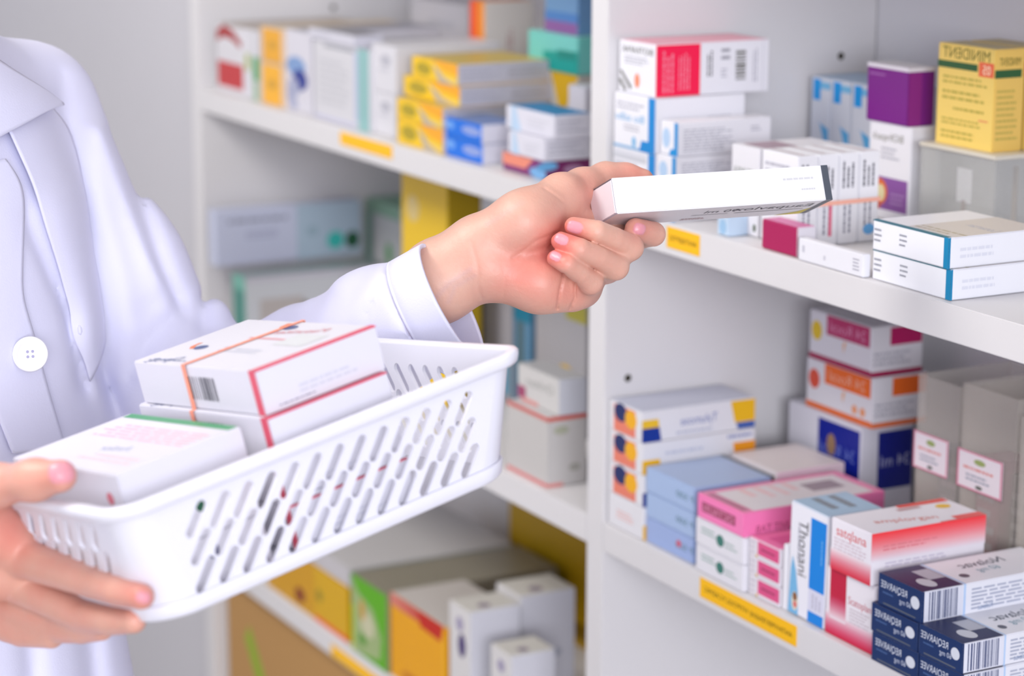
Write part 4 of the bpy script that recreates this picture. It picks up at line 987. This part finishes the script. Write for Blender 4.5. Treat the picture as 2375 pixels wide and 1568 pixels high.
def mixc(fac, a, b):
    m = N('ShaderNodeMix'); m.data_type = 'RGBA'
    for sock, val in ((m.inputs[0], fac), (m.inputs[6], a), (m.inputs[7], b)):
        if hasattr(val, 'is_output'): nt.links.new(val, sock)
        elif sock == m.inputs[0]: sock.default_value = val
        else: sock.default_value = (*lin(val), 1)
    return m.outputs[2]
tcn = N('ShaderNodeTexCoord'); nz = N('ShaderNodeTexNoise'); nz.inputs['Scale'].default_value = 55; nz.inputs['Detail'].default_value = 4; nt.links.new(tcn.outputs['Object'], nz.inputs['Vector'])
add = N('ShaderNodeMath'); add.operation = 'MULTIPLY_ADD'; nt.links.new(nz.outputs[0], add.inputs[0]); add.inputs[1].default_value = .5; 
sub = N('ShaderNodeMath'); sub.operation = 'SUBTRACT'; nt.links.new(atn('tone'), sub.inputs[0]); sub.inputs[1].default_value = .27; nt.links.new(sub.outputs[0], add.inputs[2]); add.use_clamp = True
c1 = mixc(add.outputs[0], '#d9ad9b', '#d8766b')
vm = N('ShaderNodeMath'); vm.operation = 'MULTIPLY'; nt.links.new(atn('vein'), vm.inputs[0]); vm.inputs[1].default_value = .2
c2 = mixc(vm.outputs[0], c1, '#b9a3b4'); c3 = mixc(atn('nail'), c2, '#dc96a2')
nt.links.new(c3, pb.inputs['Base Color'])
rm = N('ShaderNodeMapRange'); nt.links.new(atn('nail'), rm.inputs[0]); rm.inputs[3].default_value = .43; rm.inputs[4].default_value = .3; nt.links.new(rm.outputs[0], pb.inputs['Roughness'])
pb.inputs['Subsurface Weight'].default_value = .18; pb.inputs['Subsurface Radius'].default_value = (1.0, .35, .2); pb.inputs['Subsurface Scale'].default_value = .004
pb.inputs['Specular IOR Level'].default_value = .45
n2 = N('ShaderNodeTexNoise'); n2.inputs['Scale'].default_value = 420; n2.inputs['Detail'].default_value = 5; nt.links.new(tcn.outputs['Object'], n2.inputs['Vector'])
bpn = N('ShaderNodeBump'); bpn.inputs['Strength'].default_value = .28; bpn.inputs['Distance'].default_value = .0009; nt.links.new(n2.outputs[0], bpn.inputs['Height']); nt.links.new(bpn.outputs[0], pb.inputs['Normal'])
me.materials.append(sk)
body = link('body', me, person)
for s in (-1, 1):
    bm = bmesh.new(); bmesh.ops.create_uvsphere(bm, u_segments=24, v_segments=16, radius=.0108)
    for f_ in bm.faces:
        if f_.calc_center_median().z > .0097: f_.material_index = 1
    o = from_bm('eye', bm, [mat('#e9e6e2', .2), mat('#2b1d14', .2)], person, True)
    o.rotation_mode = 'QUATERNION'; o.rotation_quaternion = Vector(FD).to_track_quat('Z', 'Y'); o.location = Vector(pt(.032*s, 1.491, .0885)-PL)
# hair, trousers and shoes, out of the picture
hf2 = Field(pt(0, 0, 0), (-.16, 1.36, -.16), (.16, 1.64, .17), .008, PB)
hf2.cap(pt(0, 1.515, -.005), pt(0, 1.50, -.02), .103, .098, .02); hf2.cap(pt(0, 1.46, -.055), pt(0, 1.40, -.075), .07, .05, .03)
V, F = hf2.mesh(); link('hair', make_mesh('hair', hf2.world(relax(V, F, 2))-PL, F), person).data.materials.append(mat('#2a211d', .5))
tf = Field(pt(0, 0, 0), (-.22, .06, -.16), (.22, .95, .16), .010, PB)
for s in (-1, 1): tf.cap(pt(.08*s, .86, 0), pt(.09*s, .47, 0), .092, .066, .03); tf.cap(pt(.09*s, .47, 0), pt(.095*s, .11, -.01), .065, .052, .02)
V, F = tf.mesh(); link('trousers', make_mesh('trousers', tf.world(relax(V, F, 2))-PL, F), person).data.materials.append(mat('#33363f', .8))
for s in (-1, 1):
    sf = Field(pt(.1*s, 0, .05), (-.07, -.005, -.13), (.07, .12, .14), .006, PB)
    sf.cap(pt(.095*s, .05, -.02), pt(.107*s, .04, .14), .046, .038, .02)
    V, F = sf.mesh(); V[:, 1] = np.maximum(V[:, 1], .001); link('shoe', make_mesh('shoe', sf.world(V)-PL, F), person).data.materials.append(mat('#e4e2de', .5))

# ---------------------------------------------------------------- the coat
cl = bpy.data.materials.new('coat_cotton'); cl.use_nodes = True; nt = cl.node_tree; pb = nt.nodes['Principled BSDF']
pb.inputs['Base Color'].default_value = (*lin('#e4e4fb'), 1); pb.inputs['Roughness'].default_value = .8; pb.inputs['Specular IOR Level'].default_value = .15
pb.inputs['Sheen Weight'].default_value = .1
tcn = N('ShaderNodeTexCoord'); n2 = N('ShaderNodeTexNoise'); n2.inputs['Scale'].default_value = 700; nt.links.new(tcn.outputs['Object'], n2.inputs['Vector'])
bpn = N('ShaderNodeBump'); bpn.inputs['Strength'].default_value = .15; bpn.inputs['Distance'].default_value = .0008; nt.links.new(n2.outputs[0], bpn.inputs['Height']); nt.links.new(bpn.outputs[0], pb.inputs['Normal'])
cf = Field(pt(0, 0, 0), (-.30, .52, -.24), (.42, 1.40, .36), .0036, PB)
X = cf.ax[0][:, None, None]; Yz = cf.ax[1][None, :, None]; Zf = cf.ax[2][None, None, :]
hs = [.50, .62, .80, .95, 1.05, 1.15, 1.24, 1.30, 1.34, 1.38]
A = np.interp(Yz, hs, [.255, .24, .205, .185, .175, .172, .165, .135, .095, .07]); Bq = np.interp(Yz, hs, [.20, .19, .165, .142, .134, .132, .122, .10, .08, .065])
q = np.sqrt((X/A)**2+(Zf/Bq)**2); cf.d = ((q-1)*np.minimum(A, Bq)).astype(np.float32)
cf.d = np.maximum(cf.d, (Yz-1.372)).astype(np.float32)
SH = at(62, 262, 1.70); EL = at(420, 945, 1.70)
cf.cap(pt(.05, 1.325, -.01), SH, .045, .046, .05)
cf.cap(SH, at(140, 440, 1.69), .047, .048, .02); cf.cap(at(140, 440, 1.69), at(245, 630, 1.69), .048, .053, .02); cf.cap(at(245, 630, 1.69), EL, .053, .055, .02)
cf.cap(EL, at(560, 960, 1.69), .055, .052, .02); cf.cap(at(560, 960, 1.69), at(720, 872, 1.64), .052, .048, .02); cf.cap(at(720, 872, 1.64), at(880, 772, 1.56), .048, .043, .012); cf.cap(at(880, 772, 1.56), at(1010, 718, 1.507), .041, .0388, .01)
cf.cap(at(440, 770, 1.68), at(486, 737, 1.68), .021, .0155, .012)
# right sleeve, mostly outside the picture
RS = pt(-.17, 1.28, .0); RE = pt(-.222, 1.035, -.015); RW = pt(-.168, 1.066, .150)
cf.cap(pt(-.06, 1.32, -.01), RS, .045, .05, .05); cf.cap(RS, RE, .052, .054, .03); cf.cap(RE, RW, .05, .038, .02)
GX, GY, GZ = np.meshgrid(*cf.ax, indexing='ij'); PU, PV, PD = px(cf.world(np.stack([GX, GY, GZ], -1)))
near = np.abs(cf.d) < .03
def fold(poly, amp, wpx, zlim=9):
    cf.d -= np.where(near & (PD < zlim), amp*np.exp(-(seg_dist(PU, PV, poly)/wpx)**2), 0).astype(np.float32)
fold([(142, 178), (150, 260), (176, 380), (190, 440), (212, 600), (236, 760), (262, 900)], -.004, 16)
fold([(215, 300), (245, 480), (285, 640), (300, 760)], .005, 26)
fold([(232, 300), (290, 470), (340, 600), (395, 715)], .006, 16); fold([(268, 300), (322, 460), (385, 640), (425, 730)], -.007, 16)
fold([(120, 470), (165, 620), (205, 760)], .003, 28);
fold([(50, 490), (100, 600), (150, 720), (190, 900)], -.005, 16); fold([(215, 820), (265, 930), (300, 1020)], -.006, 16); fold([(185, 760), (225, 880), (250, 980)], .005, 18)
fold([(395, 735), (340, 800), (300, 880)], -.006, 16); fold([(470, 700), (472, 760)], -.007, 16); fold([(420, 700), (380, 690), (330, 720)], -.004, 16)
fold([(640, 760), (700, 740), (760, 690)], -.004, 24); fold([(760, 800), (820, 730), (880, 650)], .003, 26); fold([(850, 730), (890, 660)], -.003, 16)
fold([(70, 1480), (75, 1568), (80, 1650)], -.008, 26); fold([(205, 1470), (215, 1568), (225, 1660)], -.008, 28); fold([(320, 1440), (345, 1568), (360, 1650)], -.006, 20)
# the sleeve ends at the cuff
CO = at(1048, 700, 1.497); CE1 = at(985, 567, 1.497)-CO; CE2 = at(1004, 690, 1.457)-CO
CB = at(972, 738, 1.517); ca = np.cross(CE2, CE1); ca /= np.linalg.norm(ca)
if ca @ _r < 0: ca = -ca
lim0 = CB
Wp = cf.world(np.stack([GX, GY, GZ], -1))
s_ = (Wp-lim0) @ ca
cf.d = np.where((PU > 760) & (PD < 1.75), np.maximum(cf.d, s_), cf.d).astype(np.float32)
V, F = cf.mesh(); V = relax(V, F, 6, .5); VC = cf.world(V)
me = make_mesh('coat', VC-PL, F); me.materials.append(cl)
coat = link('lab_coat', me, person)
bvh = BVHTree.FromPolygons([Vector(p) for p in VC], F.tolist())
def onto(x, y, off=.0):
    d = at(x, y, 1)-CAM; d = d/np.linalg.norm(d)
    h, n, i, t = bvh.ray_cast(Vector(CAM), Vector(d))
    if h is None: return Vector(at(x, y, 1.56))
    if n.dot(Vector(d)) > 0: n = -n
    return h+n*off
def drape(name, A_, B_, off, thick, m, parent, n=40, k=14, lift=None):
    """a cloth panel between two edge lines laid on the coat"""
    def samp(L, t):
        seg = [math.hypot(b[0]-a[0], b[1]-a[1]) for a, b in zip(L, L[1:])]; s = t*sum(seg)
        for (a, b), l in zip(zip(L, L[1:]), seg):
            if s <= l+1e-9: return (a[0]+(b[0]-a[0])*s/max(l, 1e-9), a[1]+(b[1]-a[1])*s/max(l, 1e-9))
            s -= l
        return L[-1]
    g_ = np.zeros((n+1, k+1, 3))
    for i in range(n+1):
        a, b = samp(A_, i/n), samp(B_, i/n)
        for j in range(k+1):
            t = j/k; g_[i, j] = onto(a[0]+(b[0]-a[0])*t, a[1]+(b[1]-a[1])*t, off+(lift(i/n, t) if lift else 0))
    for _ in range(14): 
        for q_ in (0, -1):
            g_[1:-1, q_] = g_[1:-1, q_]*.5+(g_[:-2, q_]+g_[2:, q_])*.25; g_[q_, 1:-1] = g_[q_, 1:-1]*.5+(g_[q_, :-2]+g_[q_, 2:])*.25
        g_[1:-1, 1:-1] = (g_[:-2, 1:-1]+g_[2:, 1:-1]+g_[1:-1, :-2]+g_[1:-1, 2:])/4
    bm = bmesh.new(); vs = [[bm.verts.new(g_[i, j]-PL) for j in range(k+1)] for i in range(n+1)]
    for i in range(n):
        for j in range(k): bm.faces.new((vs[i][j], vs[i+1][j], vs[i+1][j+1], vs[i][j+1]))
    bmesh.ops.remove_doubles(bm, verts=bm.verts, dist=1e-5)
    o = from_bm(name, bm, m, parent, True)
    so = o.modifiers.new('thick', 'SOLIDIFY'); so.thickness = thick; so.offset = 0
    return o
drape('placket', [(-70, 390), (-70, 560), (-70, 760), (-40, 900), (20, 1050)], [(2, 372), (46, 432), (40, 690), (62, 752), (100, 900), (142, 1040)], .0035, .0016, cl, coat, n=60, k=16)
drape('front_panel', [(2, 298), (62, 430), (118, 590), (165, 740), (205, 870)], [(100, 250), (140, 290), (171, 370), (190, 450), (211, 600), (236, 770)], .0050, .0012, cl, coat, n=60, k=24)
drape('collar', [(-120, 90), (-60, 140), (0, 186), (60, 226), (103, 254)], [(-120, 360), (-60, 345), (0, 312), (60, 281), (104, 257)], .010, .0022, cl, coat, n=40, k=16, lift=lambda s, t: .004*math.sin(math.pi*t)*(1-s)+.003*s)
# cuff: a turned hem, open at the end
def tube(name, rings, m, parent, thick):
    bm = bmesh.new(); rr = [[bm.verts.new(Vector(p)-Vector(PL)) for p in r] for r in rings]
    for a, b in zip(rr, rr[1:]):
        for i in range(len(a)): bm.faces.new((a[i], a[(i+1) % len(a)], b[(i+1) % len(b)], b[i]))
    bmesh.ops.recalc_face_normals(bm, faces=bm.faces)
    o = from_bm(name, bm, m, parent, True); so = o.modifiers.new('thick', 'SOLIDIFY'); so.thickness = thick; so.offset = -1
    return o
rings = []
for t in (0, .05, .07, .09, .3, .6, .96, 1.0):
    rings.append([CB+(CO-CB)*t+(CE1*math.cos(2*math.pi*i/48)+CE2*math.sin(2*math.pi*i/48))*(1.0+.012*t-(.012 if .05 < t < .09 else 0)) for i in range(48)])
tube('cuff', rings, cl, coat, .0022)
# the button
def button(cx, cy, r):
    h = onto(cx, cy, .0105); nrm = (Vector(CAM)-h).normalized()
    nn = (nrm*.8+Vector(FD)*.2).normalized()
    bm = bmesh.new(); prof = [(0, .0013), (.55, .0013), (.66, .0016), (.76, .0026), (.88, .0030), (.96, .0026), (1, .0014), (.96, 0), (0, 0)]
    seg = 40; rg = [[bm.verts.new((r*p*math.cos(2*math.pi*i/seg), r*p*math.sin(2*math.pi*i/seg), z)) for i in range(seg)] for p, z in prof[1:-1]]
    for a, b in zip(rg, rg[1:]):
        for i in range(seg): bm.faces.new((a[i], a[(i+1) % seg], b[(i+1) % seg], b[i]))
    bm.faces.new(list(reversed(rg[0]))); bm.faces.new(rg[-1])
    for k in range(4):
        th = math.radians(45+90*k)
        c = bmesh.ops.create_circle(bm, cap_ends=True, radius=r*.085, segments=12)
        for v_ in c['verts']:
            v_.co += Vector((r*.2*math.cos(th), r*.2*math.sin(th), .00142))
            for f_ in v_.link_faces: f_.material_index = 1
    bmesh.ops.recalc_face_normals(bm, faces=[f_ for f_ in bm.faces if f_.material_index == 0])
    o = from_bm('button', bm, [mat('#f4f4fb', .3, 'button_white'), mat('#a9a6c8', .7)], coat, True)
    o.rotation_mode = 'QUATERNION'; o.rotation_quaternion = nn.to_track_quat('Z', 'Y'); o.location = h-Vector(PL)
button(40, 821, .0113)
